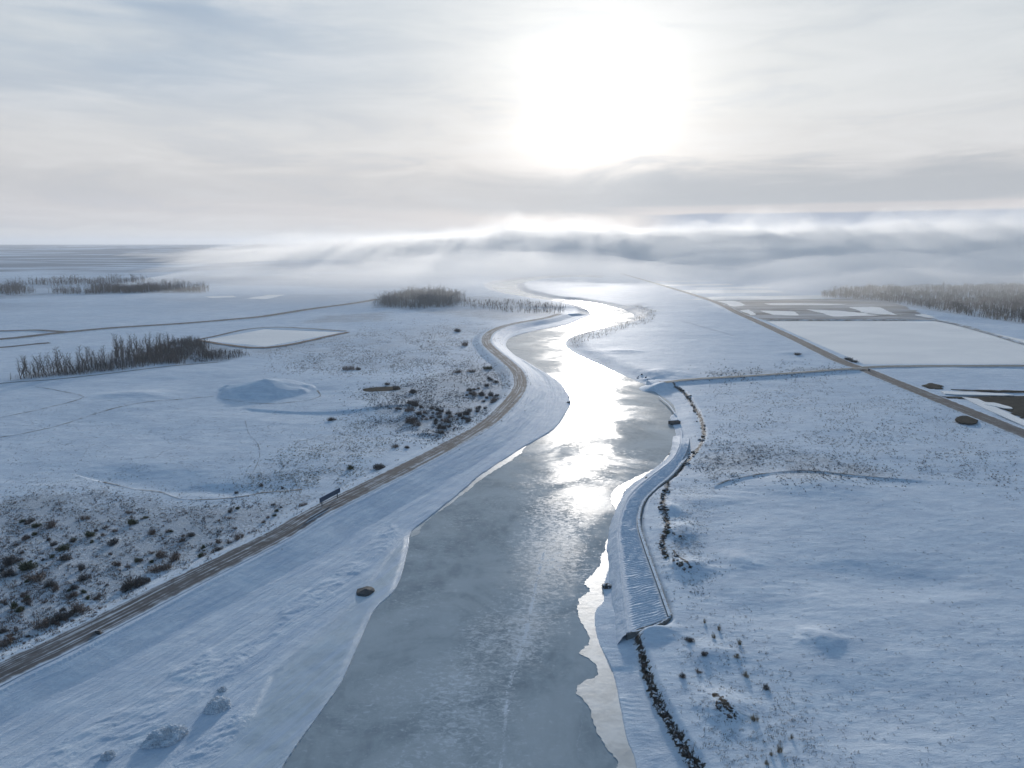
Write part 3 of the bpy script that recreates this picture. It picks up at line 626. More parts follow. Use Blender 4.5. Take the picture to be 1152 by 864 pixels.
# ------------------------------------------------------------------ ribbed dike on the right bank
def ribbed():
    root = empty('ribbed_dike', (DIKE_L[0][0], DIKE_L[0][1], 0))
    tag(root, 'snowy ribbed dike with a low parapet curving along the right bank', 'dike')
    o0 = np.array(root.location)
    A, ta = resample(DIKE_L, 0.22); n = len(A)
    Bp, tb = resample(DIKE_R, 0.22); s = np.linspace(0, 1, len(Bp)); u = np.linspace(0, 1, n)
    B = np.stack([np.interp(u, s, Bp[:, 0]), np.interp(u, s, Bp[:, 1])], -1)
    D = B - A; W = np.linalg.norm(D, axis=1)[:, None]; D = D / W
    cols = [(-4.2, None, -3.0), (-3.3, None, -2.0), (-2.5, None, -1.5), (-1.7, None, -0.8), (-1.0, None, -0.45), (-0.5, None, -0.1), (0, None, 0.22)]
    X = []; Z = []
    for off, _, dz in cols: wv_ = 0.5 * fbm(ta / 6, ta * 0 + off, 31, 4); X.append(A + D * (off + (wv_ if off < -1 else 0 * wv_))[:, None] if off < 0 else A + D * off); Z.append(3.1 + dz + (0.35 * fbm(ta / 4, ta * 0 + off, 32, 4) if off < -.2 else 0.06 * fbm(ta / 2, ta * 0, 33, 3)))
    fr = np.linspace(0.05, 1, 22)
    fade = ss(1.0, 0.75, u)
    for f in fr:
        X.append(A + D * W * f)
        edge = ss(0.06, 0.22, f) * ss(1.0, 0.9, f)
        ph = ta / 1.25 + 0.9 * f + 0.55 * vnoise(ta / 3.5, ta * 0 + f * 3, 7)
        Z.append(3.0 + edge * 0.26 * (1 - np.abs(np.sin(np.pi * ph)) ** 0.7) * (0.5 + 0.5 * fade) * (1 + .4 * vnoise(ta / 2.0, ta * 0 + f * 5, 3)) - 0.25 * f * 0)
    XX = np.stack(X, 1); ZZ = np.stack(Z, 1); ncl = XX.shape[1]
    tail = ss(0.0, 0.12, 1 - u)[:, None]; ZZ = ZZ * (0.45 + 0.55 * tail)
    V = np.concatenate([XX - o0[:2], ZZ[..., None]], -1).reshape(-1, 3)
    Fq = grid_faces(n, ncl)[:, ::-1]
    mesh_np('embankment', V, Fq.ravel(), np.full(len(Fq), 4), M['snow'], True, root)
    # parapet with a dark landward face
    prof = [(-0.1, -0.3), (0.0, 0.55), (0.9, 0.6), (1.3, 0.4), (1.35, -3.2)]
    m_ = int(n * .8)
    XX = np.stack([A + D * (W + a) for a, _ in prof], 1)[:m_]; ZZ = np.stack([np.full(m_, 3.1 + b) for _, b in prof], 1)
    k = ss(0, 0.12, 1 - np.linspace(0, 1, m_))[:, None]; ZZ = np.where(ZZ > 1.5, 1.5 + (ZZ - 1.5) * (0.4 + 0.6 * k), ZZ)
    V = np.concatenate([XX - o0[:2], ZZ[..., None]], -1).reshape(-1, 3); Fq = grid_faces(m_, len(prof))[:, ::-1]
    mesh_np('parapet', V, Fq.ravel(), np.full(len(Fq), 4), M['stone'], False, root)
    # end wall
    a = A[0] + D[0] * -0.5; b = A[0] + D[0] * (W[0] + 1.4); t = np.array([D[0][1], -D[0][0]]); 
    if t[1] > 0: t = -t
    bm = bmesh.new(); N_ = 24; rows = []
    for i in range(N_ + 1):
        q = i / N_; p = a + (b - a) * q; bow = -1.1 * math.sin(math.pi * q) + .15 * random.uniform(-1, 1)
        top = 3.15 + 0.3 * q + .06 * random.uniform(-1, 1)
        c0 = p + t * (0.1 - bow); c1 = p + t * (-0.35 - bow)
        rows.append([bm.verts.new((*(c - o0[:2]), z)) for c, z in ((c0, 0.2), (c0, top), (c1, top), (c1, 0.2))])
    for r0, r1 in zip(rows[:-1], rows[1:]):
        for k in range(3): bm.faces.new((r0[k], r0[k + 1], r1[k + 1], r1[k]))
    bm.faces.new(rows[0]); bm.faces.new(rows[-1][::-1]); bmesh.ops.recalc_face_normals(bm, faces=bm.faces)
    me = bpy.data.meshes.new('end_wall'); bm.to_mesh(me); bm.free(); me.materials.append(M['stone'])
    o = bpy.data.objects.new('end_wall', me); C.objects.link(o); o.parent = root
ribbed()
# thin kerb of sunlit ice and concrete at the water line beside the bend
K = line([(741,446),(752,455),(758,463),(760,466)], 1.0, 6)
tag(strip('kerb', K, 0.5, 1.1, M['snow'], 4, .6, .1, .2), 'bright snowy kerb at the waterline above the outfall', 'kerb', kind='structure')
K = line([(766,483),(767,492),(765,503),(757,515)], 1.0, 6)
tag(strip('kerb', K, 0.5, 1.5, M['snow'], 4, .6, .1, .3), 'bright snowy kerb at the waterline below the outfall', 'kerb', kind='structure')

# ------------------------------------------------------------------ rocks
def rock_mesh(name, seed, flat=0.6, sub=2):
    bm = bmesh.new(); bmesh.ops.create_icosphere(bm, subdivisions=sub, radius=1.0); s = Vector((seed * 7.3, seed * 3.1, 0))
    for v in bm.verts:
        d = 1 + 0.42 * mnoise.noise(v.co * 1.3 + s) + 0.2 * mnoise.noise(v.co * 3.1 + s); v.co *= d; v.co.z *= flat
    me = bpy.data.meshes.new(name); bm.to_mesh(me); bm.free(); return me
ROCKS = [rock_mesh('rock', i + 1) for i in range(5)]
for me in ROCKS: me.materials.append(M['rock'])
def rock_at(px, py, size, label, group=None, m=None, sq=1.0, name='rock', cat='rock'):
    x, y, z = gz(px, py, 2.5); me = ROCKS[random.randrange(5)]
    if m: me = me.copy(); me.materials.clear(); me.materials.append(m)
    o = bpy.data.objects.new(name, me); C.objects.link(o)
    o.location = (x[0], y[0], z[0] + size * 0.12); o.rotation_euler = (0, 0, random.uniform(0, 6.28)); o.scale = (size * random.uniform(.8, 1.3), size * random.uniform(.7, 1.1), size * random.uniform(.7, 1.1) * sq)
    return tag(o, label, cat, group)
def along(pts, n, spread, s0, s1, label, group, sq=1.0):
    P = np.array(pts, float); P2 = smooth(P, 6); Q, _ = resample(P2, 1.0)
    for i in range(n):
        f_ = (i + random.random()) / n; f_ = min(.999, max(0, f_ + .035 * math.sin(f_ * 47) + .02 * math.sin(f_ * 19))); q = Q[int(f_ * (len(Q) - 1))]
        rock_at(q[0] + random.gauss(0, spread), q[1] + random.gauss(0, spread * .8), s0 + (s1 - s0) * random.random() ** 1.8, label, group, None, sq)
along([(721,738),(727,757),(735,777),(745,797),(755,815),(765,836),(774,852),(783,864)], 54, 1.04, 0.20, 0.91, 'dark boulder in the rock line at the foot of the frame', 'boulders lining the lower bank', .9)
along([(754,546),(747,555),(746,566),(748,580),(751,592),(746,604),(745,615),(748,624)], 41, 2.08, 0.23, 1.18, 'dark boulder in the broken line beside the ribbed dike', 'boulders beside the ribbed dike', .9)
along([(757,621),(762,631),(770,641),(776,645)], 9, 1.04, 0.23, 0.82, 'dark boulder on the crest of the small snow mound', 'boulders on the mound')
along([(753,596),(760,600),(768,606)], 5, 1.04, 0.23, 0.73, 'dark boulder on the drift above the rock line', 'boulders on the drift')
along([(756,433),(765,438),(773,446),(780,457),(784,466),(790,477),(791,488),(788,498),(781,508),(775,517),(768,526),(760,536)], 71, 1.56, 0.29, 1.18, 'dark boulder on the scarp around the river bend', 'boulders on the river bend scarp')
along([(805,790),(812,797),(818,806),(824,812)], 14, 2.60, 0.15, 0.64, 'dark stone in the small rocky patch at lower right', 'stones in the rocky patch')
rock_at(671, 653, 1.0, 'dark stone ringed by pale ice at the bank', sq=.7); rock_at(682, 660, 1.5, 'dark stone half buried in the bank edge', sq=.8)
rock_at(728, 538, 0.9, 'small black stone at the curve of the dike edge')
rock_at(411.5, 666, 2.2, 'lone dark boulder frozen into the left ice shelf', None, M['darkstone'], sq=.75)
rock_at(111, 713, 1.0, 'small bluish stone on the levee shoulder')
for i, (px, py, s) in enumerate([(752,486,1.0),(751,478,1.3),(752,503,.9),(760,501,1.3),(754,511,1.0),(758,507,1.1)]):
    rock_at(px, py, s, ('dark shore stone by the outfall', 'dark stone at the mouth of the outfall', 'small dark stone low on the icy shore', 'largest dark stone on the icy shore', 'lowest dark stone on the icy shore', 'dark stone between two others on the icy shore')[i])
along([(716,426),(722,421),(730,428)], 5, 0.78, 0.46, 1.36, 'dark stone on the pointed spur where the dike meets the river', 'stones on the spur')
for px, py, s in ((640,453,1.5),(638,440,1.2),(640,447,1.0)):
    rock_at(px, py, s, 'rough stone on the left bank point', 'stones on the left bank point')
# frosted heaps on the left shelf
def frosted(px, py, w, d, h, label, seed):
    x, y, z = gz(px, py, 1.0); rnd = random.Random(seed)
    root = empty('frosted_bush', (x[0], y[0], z[0] - .1), R(30)); tag(root, label, 'frosted bush')
    bm = bmesh.new(); bmesh.ops.create_icosphere(bm, subdivisions=5, radius=1.0); s = Vector((seed * 5.0, 1, 2))
    for v in bm.verts:
        c = v.co.copy(); k = 1 + .28 * mnoise.noise(c * 2 + s) + .24 * abs(mnoise.noise(c * 6 + s)) + .12 * mnoise.noise(c * 14 + s)
        v.co = Vector((c.x * w * k, c.y * d * k, max(-.05, c.z) * h * k))
    me = bpy.data.meshes.new('frost_crust'); bm.to_mesh(me); bm.free(); me.materials.append(M['frost'])
    o = bpy.data.objects.new('frost_crust', me); C.objects.link(o); o.parent = root
    V = []; Fc = []
    for i in range(int(900 * w / 3.5)):
        a = rnd.uniform(0, 6.28); e = rnd.uniform(.05, 1.5); n_ = Vector((math.cos(a) * math.cos(e) * w, math.sin(a) * math.cos(e) * d, math.sin(e) * h))
        p = n_ * rnd.uniform(.85, 1.1); q = p + Vector((rnd.gauss(0, .3), rnd.gauss(0, .3), rnd.uniform(.1, .5))); t = Vector((rnd.gauss(0, 1), rnd.gauss(0, 1), rnd.gauss(0, .5))).normalized() * .07
        k = len(V); V += [p - t, p + t, q]; Fc.append((k, k + 1, k + 2))
    mesh_np('twigs', [tuple(v) for v in V], np.array(Fc).ravel(), np.full(len(Fc), 3), M['frost'], False, root)
frosted(186, 832, 4.0, 2.2, 2.2, 'larger frost covered bush on the left ice shelf', 1)
frosted(245, 796, 2.5, 2.1, 1.9, 'rounder frost covered bush up the shelf from the larger one', 2)
frosted(250, 777, 0.9, 0.7, 0.7, 'smallest frost covered clump above the round bush', 3)
frosted(122, 852, 1.2, 1.0, 1.2, 'frosted spiky clump at the lower left edge of the ridged snow', 4)

# ------------------------------------------------------------------ plants
class MB:
    def __init__(s): s.v = []; s.f = []
    def tube(s, a, b, ra, rb, n=3):
        a = Vector(a); b = Vector(b); d = (b - a)
        if d.length < 1e-5: return
        d.normalize(); u = d.orthogonal().normalized(); w = d.cross(u); k = len(s.v)
        for c, r in ((a, ra), (b, rb)):
            for i in range(n):
                t = 2 * math.pi * i / n; s.v.append(tuple(c + (u * math.cos(t) + w * math.sin(t)) * r))
        for i in range(n): s.f.append((k + i, k + (i + 1) % n, k + n + (i + 1) % n, k + n + i))
    def tri(s, a, b, c): k = len(s.v); s.v += [tuple(a), tuple(b), tuple(c)]; s.f.append((k, k + 1, k + 2))
    def build(s, name, material, parent=None, smooth_=False):
        me = bpy.data.meshes.new(name); me.from_pydata(s.v, [], s.f); me.materials.append(material)
        o = bpy.data.objects.new(name, me); C.objects.link(o); o.parent = parent; return o
def bare_tree(seed, h, spread, name='bare_tree', twm=1.0):
    rnd = random.Random(seed); root = empty(name)
    t = MB(); c = MB(); pts = [Vector((0, 0, -.3))]; n = 9
    for i in range(n): pts.append(pts[-1] + Vector((rnd.gauss(0, .025), rnd.gauss(0, .025), 1 / n)) * h)
    for i in range(n): t.tube(pts[i], pts[i + 1], .018 * h * (1 - i / n) + .03, .018 * h * (1 - (i + 1) / n) + .03, 6)
    def br(p, d, L, r, lev):
        q = p + d * L; m = p + d * L * .5 + Vector((rnd.gauss(0, .05), rnd.gauss(0, .05), .04)) * L
        c.tube(p, m, r, r * .7, 4 if lev == 0 else 3); c.tube(m, q, r * .7, r * .35, 3)
        if lev >= 2: return
        k = 6 if lev == 0 else 6
        for i in range(k):
            f = (i + 1) / k; a = p + (m - p) * (f * 2) if f < .5 else m + (q - m) * (f * 2 - 1)
            dd = (d + Vector((rnd.gauss(0, .55), rnd.gauss(0, .55), rnd.uniform(.0, .6)))).normalized()
            br(a, dd, L * rnd.uniform(.35, .6), r * .5, lev + 1)
    for i in range(26):
        f = .16 + .82 * i / 25; j = f * n; a = pts[int(min(j, n - 1))]; b = pts[int(min(j, n - 1)) + 1]; p = a + (b - a) * (j - int(min(j, n - 1)))
        an = i * 2.4 + rnd.uniform(-.5, .5); up = rnd.uniform(.7, 1.7)
        d = Vector((math.cos(an), math.sin(an), up)).normalized(); L = h * spread * (1.0 - f * .5) * rnd.uniform(.6, 1.2)
        br(p, d, L, (.006 * h * (1.1 - f) + .03) * twm, 0)
    t.build('trunk', M['bark'], root, True); c.build('crown', M['twig'], root)
    return root
def shrub(seed, w, h, material, n=240, name='shrub', dense=1.0):
    rnd = random.Random(seed); b = MB()
    lobes = [(rnd.uniform(-.6, .6) * w, rnd.uniform(-.5, .5) * w, rnd.uniform(.5, 1)) for _ in range(6)]
    for i in range(n):
        lx, ly, ls = lobes[i % 6]; a = rnd.uniform(0, 6.28); e = rnd.uniform(.45, 1.5)
        p = Vector((lx + rnd.gauss(0, .16) * w, ly + rnd.gauss(0, .16) * w, -.1))
        L = h * ls * rnd.uniform(.5, 1.1); q = p + Vector((math.cos(a) * math.cos(e), math.sin(a) * math.cos(e), math.sin(e))) * L
        b.tube(p, q, .035 * dense, .014 * dense)
        for _ in range(2):
            f = rnd.uniform(.3, .95); s = p + (q - p) * f; t = s + Vector((rnd.gauss(0, .25), rnd.gauss(0, .25), rnd.uniform(.05, .35))) * h * .5
            b.tube(s, t, .02 * dense, .008 * dense)
            if rnd.random() < .7: 
                k = Vector((rnd.gauss(0, .12), rnd.gauss(0, .12), rnd.gauss(0, .12))) * dense; b.tri(t, t + k, t + Vector((k.y, -k.x, .12 * dense)))
    me = bpy.data.meshes.new(name); me.from_pydata(b.v, [], b.f); me.materials.append(material); return me
ORD = 'first second third fourth fifth sixth seventh eighth ninth tenth eleventh twelfth thirteenth fourteenth fifteenth sixteenth seventeenth eighteenth nineteenth twentieth'.split()
TENS = {20: 'twenty', 30: 'thirty', 40: 'forty', 50: 'fifty', 60: 'sixty', 70: "seventy"}
def ordinal(i):
    if i <= 20: return ORD[i - 1]
    return {30: 'thirtieth', 40: 'fortieth', 50: 'fiftieth', 60: 'sixtieth', 70: 'seventieth'}.get(i) or TENS[i // 10 * 10] + '-' + ORD[i % 10 - 1]
# tree belt on the left: front row of upright trees, then the taller back group
TREES = [bare_tree(i + 20, 17, .17, twm=1.0) for i in range(6)]; used_t = [False] * 6
def place_tree(px, py, h, label, group, lib=TREES, fl=used_t, hz=17.0):
    x, y, z = gz(px, py, 3.2); k = random.randrange(len(lib)); s = h / hz * random.uniform(.6, .95)
    if not fl[k]:
        fl[k] = True; o = lib[k]; o.location = (x[0], y[0], z[0]); o.scale = (s * 1.1, s * 1.1, s); o['label'] = label; o['category'] = 'tree'; o['group'] = group; return
    o = copy_tree(lib[k], (x[0], y[0], z[0]), random.uniform(0, 6.28), (s * random.uniform(.9, 1.25), s * random.uniform(.9, 1.25), s), label, group); o['category'] = 'tree'
def basey(px): return np.interp(px, [8, 65, 130, 182, 234], [428, 424, 417, 410.5, 406])
nfront = 72
for i in range(nfront):
    px = 22 + (205 - 22) * (i + random.uniform(-.3, .3)) / (nfront - 1); py = basey(px) - random.uniform(0, 5)
    top = np.interp(px, [10, 21, 60, 104, 150, 205], [411, 403, 394, 389.5, 389, 390]) + random.uniform(-1.5, 3)
    d = np.hypot(*ground(px, py)); hgt = (py - top) * d / 790
    place_tree(px, py, hgt, 'bare upright tree, %s from the left end of the front row' % ordinal(i + 1), 'front row of the tree belt')
place_tree(12, 428, 9, 'small bare tree standing alone at the left end of the tree belt', 'front row of the tree belt')
nback = 44
for i in range(nback):
    px = 129 + (196 - 129) * (i + random.uniform(-.3, .3)) / (nback - 1); py = basey(px) - random.uniform(9, 17)
    top = np.interp(px, [129, 145, 170, 196], [374, 378, 374, 374]) + random.uniform(-1, 4)
    d = np.hypot(*ground(px, py)); hgt = (py - top) * d / 790
    place_tree(px, py, hgt, 'taller bare tree, %s from the left in the back group' % ordinal(i + 1), 'back group of the tree belt')
def fill_dense(name, ppx, n, h, material, label, cat, zref=3.2, w=.08, seed=3, kindtag='stuff'):
    rnd = random.Random(seed); P = poly(ppx); V = []; Fc = []
    lo = P.min(0); hi = P.max(0); xs = []; 
    rg = np.random.default_rng(seed)
    pts = rg.uniform(lo, hi, (n * 12, 2)); pts = pts[pip(pts[:, 0], pts[:, 1], P)][:n]; pts = pts + rg.normal(0, h * .5, pts.shape)
    keep = fbm(pts[:, 0] / (h * 4), pts[:, 1] / (h * 4), seed, 3) > -.4; pts = pts[keep]
    zz = HG(pts[:, 0], pts[:, 1]); b = MB()
    for (x, y), z in zip(pts, zz):
        hh = h * rnd.uniform(.45, 1.1) * float(1 + .7 * vnoise(np.array([x / (h * 2.5)]), np.array([y / (h * 2.5)]), seed)[0]); b.tube((x, y, z - .2), (x + rnd.gauss(0, .06) * hh, y + rnd.gauss(0, .06) * hh, z + hh), w, w * .3)
        for _ in range(5):
            f = rnd.uniform(.25, .95); s = Vector((x, y, z + hh * f)); t = s + Vector((rnd.gauss(0, .16), rnd.gauss(0, .16), rnd.uniform(.05, .25))) * hh
            b.tube(s, t, w * .55, w * .2)
            u = t + Vector((rnd.gauss(0, .1), rnd.gauss(0, .1), rnd.uniform(.02, .12))) * hh; b.tube(t, u, w * .35, w * .15)
    o = b.build(name, material); return tag(o, label, cat, kind=kindtag)
fill_dense('thicket', [(150,409),(180,392),(200,385),(232,386),(236,398),(275,398),(277,402),(245,407),(200,410.5)], 2600, 4.5, M['dark'], 'dense dark thicket at the right end of the tree belt', 'thicket', w=.13)
fill_dense('undergrowth', [(20,427),(60,420),(130,410),(160,400),(200,398),(200,408),(130,418),(60,425)], 2600, 3.2, M['twig'], 'low brown undergrowth beneath the tree belt', 'undergrowth', w=.07, seed=5)
WD = fill_dense('woods', [(424,345),(432,336),(470,329),(512,330),(520,338),(512,345),(470,348)], 3000, 11, M['hazewood'], 'hazy wood of bare trees left of the far river bend', 'woods', w=.26, seed=6)
fill_dense('woods', [(520,338),(600,339),(638,346),(630,354),(570,352),(520,346)], 700, 5, M['brown'], 'low reed and scrub bank behind the levee road end', 'scrub', w=.2, seed=7)
fill_dense('woods', [(96,331),(110,325),(170,325),(232,326),(228,329),(170,329)], 1500, 15, M['twig'], 'far left wood, a long low belt in mist', 'woods', w=.32, seed=8)
fill_dense('woods', [(-20,331),(0,327),(28,326.5),(38,330),(10,333)], 260, 15, M['twig'], 'far wood at the left edge of the plain', 'woods', w=.32, seed=9)
fill_dense('woods', [(58,331.5),(62,328.5),(92,328),(92,331)], 160, 12, M['twig'], 'small far wood between the two left belts', 'woods', w=.32, seed=10)
fill_dense('woods', [(20,320.5),(60,318),(160,316.5),(170,318),(60,321.5)], 350, 14, M['twig'], 'farthest dim belt of trees at left', 'woods', w=.4, seed=12)
fill_dense('woods', [(925,334),(940,327.5),(985,325),(1160,322),(1300,330),(1300,372),(1152,363),(1110,359),(1060,350),(1005,340)], 11000, 9, M['deepwood'], 'dark misty wood behind the large pond at right', 'woods', w=.42, seed=11)
fill_dense('woods', [(640,381),(655,374),(700,364),(722,352),(712,343),(738,350),(735,362),(700,372),(660,384),(650,392)], 500, 2.2, M['brown'], 'brown reeds along the far right bank of the bend', 'reeds', w=.12, seed=13)

SHR = {'brown': [shrub(i, 2.0, 1.7, M['brown'], 110) for i in range(3)], 'dark': [shrub(i + 5, 2.0, 1.6, M['dark'], 170, dense=1.15) for i in range(3)],
       'olive': [shrub(i + 9, 1.7, 1.5, M['olive'], 170, dense=1.3) for i in range(2)], 'straw': [shrub(i + 12, 1.3, 1.6, M['straw'], 70) for i in range(2)]}
def put_shrub(px, py, wpx, hpx, kind, label, group=None, X=None):
    if X is None: x, y, z = (float(a[0]) for a in gz(px, py, 3.0))
    else: x, y, z = X
    sl = math.sqrt(x * x + y * y + 95 ** 2); m = sl / 793; me = random.choice(SHR[kind])
    o = bpy.data.objects.new('shrub', me); C.objects.link(o); o.location = (x, y, z - .05); o.rotation_euler = (0, 0, random.uniform(0, 6.28))
    a = wpx * m / 4.2; o.scale = (a, a, hpx * m / 1.7); return tag(o, label, 'shrub', group)
big = [
 (73,619,12,9,'olive','olive topped shrub standing alone in the left scrub'),(75,629,14,7,'dark','dark shrub just below the olive topped one'),(101,603,12,8,'olive','small round green shrub in the open scrub'),
 (150,590,14,9,'olive','olive shrub near the upper scrub edge'),(32,641,22,12,'olive','widest olive shrub in the dense left group'),(12,635,16,12,'dark','dark shrub at the left frame edge'),
 (9,648,16,9,'dark','low dark shrub at the left frame edge below the taller one'),(44,651,22,10,'brown','brown shrub right of the widest olive shrub'),(57,659,14,7,'dark','dark shrub at the lower end of the dense left group'),(63,664,12,7,'brown','brown shrub ending the dense left group'),
 (17,683,10,8,'olive','left one of the paired green shrubs'),(25,687,12,7,'olive','right one of the paired green shrubs'),
 (160,655,20,11,'dark','upper part bush of the dark clump touching the levee road'),(145,663,18,9,'dark','lower bush of the dark clump touching the levee road'),(152,659,22,11,'dark','middle bush of the dark clump touching the levee road'),
 (179,627,18,10,'brown','brown shrub up from the levee road clump'),(197,630,18,11,'brown','reddish brown shrub close to the levee road'),(174,643,20,8,'brown','low brown shrub beside the levee road'),(185,640,18,8,'brown','brown shrub between two others beside the levee road'),
 (47,705,18,12,'brown','lowest bush of the long hedge by the levee road'),(60,700,18,10,'dark','second bush up the long hedge by the levee road'),(72,695,20,11,'dark','third bush up the long hedge by the levee road'),(88,689,20,12,'brown','top bush of the long hedge by the levee road'),
 (95,652,14,7,'dark','small dark shrub in the middle of the scrub'),(92,641,8,9,'dark','thin grey sapling like shrub in the scrub'),(30,606,8,6,'brown','reddish little shrub near the left edge'),(58,593,14,9,'brown','brown shrub high in the left scrub'),(42,593,12,6,'olive','greenish low shrub high in the left scrub'),
 (95,584,11,5,'brown','flat brown shrub at the scrub top'),(126,612,15,7,'dark','dark low shrub between two green ones'),(84,662,10,6,'dark','little dark shrub below the scrub middle'),(156,632,10,7,'olive','little olive shrub above the levee road clump'),(6,726,14,10,'brown','reddish brown shrub at the lower left frame edge'),(12,716,8,5,'brown','brown tuft above the lower left shrub'),
 (215,603,10,6,'dark','dark shrub left of the three by the road'),(245,611,10,7,'brown','brown shrub, middle of the three by the road'),(268,606,13,10,'brown','reddish shrub, right of the three by the road'),(244,620,16,5,'dark','flat dark shrub below the three by the road'),(228,625,9,5,'brown','low shrub touching the shoulder above the clump'),
 (342,569,11,5,'brown','brown shrub left of the billboard'),(294,547,6,5,'dark','dark tuft by the sunken channel'),(266,555,5,4,'dark','dark tuft on the sunken channel bank'),(318,550,4,4,'dark','tiny dark tuft right along the sunken channel'),
 (373,473,11,5,'dark','dark little shrub on the open plain above the road'),(396,528,11,8,'olive','round olive shrub beside the road'),(424,528,24,8,'dark','wide dark shrub beside the road'),(444,503,12,5,'brown','brown shrub near the road, left of a pair'),(458,504,7,4,'dark','dark shrub near the road, right of a pair'),
 (515,373,10,5,'dark','lone dark shrub high on the plain'),(524,389,11,8,'brown','brown shrub left of the road top bend'),(467,442,16,7,'dark','dark green shrub on the pale flat'),(446,438,10,6,'dark','dark shrub at the end of the dark pool'),(436,433,8,4,'dark','small dark shrub above the dark pool'),
 (548,415,14,5,'olive','green low shrub inside the road bend'),(530,418,14,4,'brown','flat brown shrub inside the road bend'),(514,419,14,4,'brown','reddish brown flat shrub inside the road bend'),
 (393,416,16,7,'brown','wide brown shrub on the plain beyond the pale flat'),(403,416,8,5,'dark','dark shrub touching the wide brown one'),(461,476,20,10,'brown','largest brown shrub below the pale flat'),(470,479,12,6,'brown','brown shrub touching the largest one'),
 (897,399,10,3,'dark','flat dark shrub in the right field before the pond'),(954,405,12,4,'dark','left dark shrub by the crossroads'),(961,407.5,10,3.5,'dark','right dark shrub by the crossroads'),
 (793,701,6,8,'straw','upright straw tuft left at the lower right shore'),(809,709,7,10,'straw','tall brown tuft on the lower right shore'),(803,718,8,8,'straw','brown tuft below the tall one on the lower right shore'),(776,721,12,6,'dark','dark shrub by the shaded hollow'),
 (832,725,8,8,'straw','straw tuft on the slope edge at right'),(828,739,13,6,'straw','wide brown tuft on the slope edge at right'),(840,761,12,9,'straw','olive straw tuft on the right snowfield edge'),(793,737,10,5,'dark','dark shrub right of the shaded hollow'),(768,762,8,7,'dark','dark shrub below the shaded hollow'),
 (862,775,9,6,'dark','dark shrub out on the right snowfield'),(848,810,14,9,'straw','wide straw clump above the tallest one'),(891,831,6,8,'straw','small brown tuft farthest right on the lower snowfield'),(877,846,10,16,'straw','tallest straw clump at the lower right'),(867,850,6,8,'straw','brown tuft beside the tallest straw clump'),(863,860,8,8,'straw','lowest brown tuft at the bottom edge'),(785,757,8,6,'brown','brown tuft between two dark shrubs on the shore')]
for px, py, w, h, k, lab in big: put_shrub(px, py, w, h, k, lab)
for i_, (qx, qy) in enumerate(resample(smooth(np.array([(721,738),(735,777),(755,815),(774,852),(784,866)], float), 6), 6.0)[0]):
    put_shrub(qx + random.gauss(0, 1), qy + random.gauss(0, 1.5), random.uniform(4, 9), random.uniform(3, 6), random.choice(['dark', 'brown']), 'low brush among boulders on the lower bank scarp', 'brush on the lower bank scarp')
for i_, (qx, qy) in enumerate(resample(smooth(np.array([(752,545),(746,562),(748,582),(751,594),(745,612),(748,626),(766,634)], float), 6), 6.5)[0]):
    put_shrub(qx + random.gauss(0, 2), qy + random.gauss(0, 1.5), random.uniform(3, 7), random.uniform(3, 5), random.choice(['dark', 'olive', 'brown']), 'low brush in the broken line beside the ribbed dike', 'brush beside the ribbed dike')
def scatter(zone, n, kinds, w0, w1, label, group, seed):
    rg = np.random.default_rng(seed); Z = np.array(zone, float); lo = Z.min(0); hi = Z.max(0); c = 0; pts = []
    cand = rg.uniform(lo, hi, (n * 30, 2)); cand = cand[pip(cand[:, 0], cand[:, 1], Z)]
    k = fbm(cand[:, 0] / 22, cand[:, 1] / 12, seed, 3); cand = cand[k > -.05][:n]
    x, y, z = gz(cand[:, 0], cand[:, 1])
    for i in range(len(cand)):
        w = rg.uniform(w0, w1) * (1.5 if rg.random() < .15 else 1)
        put_shrub(0, 0, w, w * rg.uniform(.5, .75), kinds[rg.integers(len(kinds))], label, group, (float(x[i]), float(y[i]), float(z[i])))
scatter([(450,452),(490,440),(520,442),(555,415),(572,418),(566,440),(548,462),(515,484),(480,492),(455,484),(440,476)], 75, ['dark', 'dark', 'brown'], 4.5, 10, 'dark shrub in the thicket strewn inside the road bend', 'shrubs inside the road bend', 3)
scatter([(0,590),(60,570),(180,580),(330,565),(300,592),(220,630),(130,680),(20,735),(0,735)], 90, ['brown', 'dark', 'brown', 'olive'], 4, 8, 'low shrub scattered over the scrub left of the levee road', 'small shrubs of the left scrub', 4)
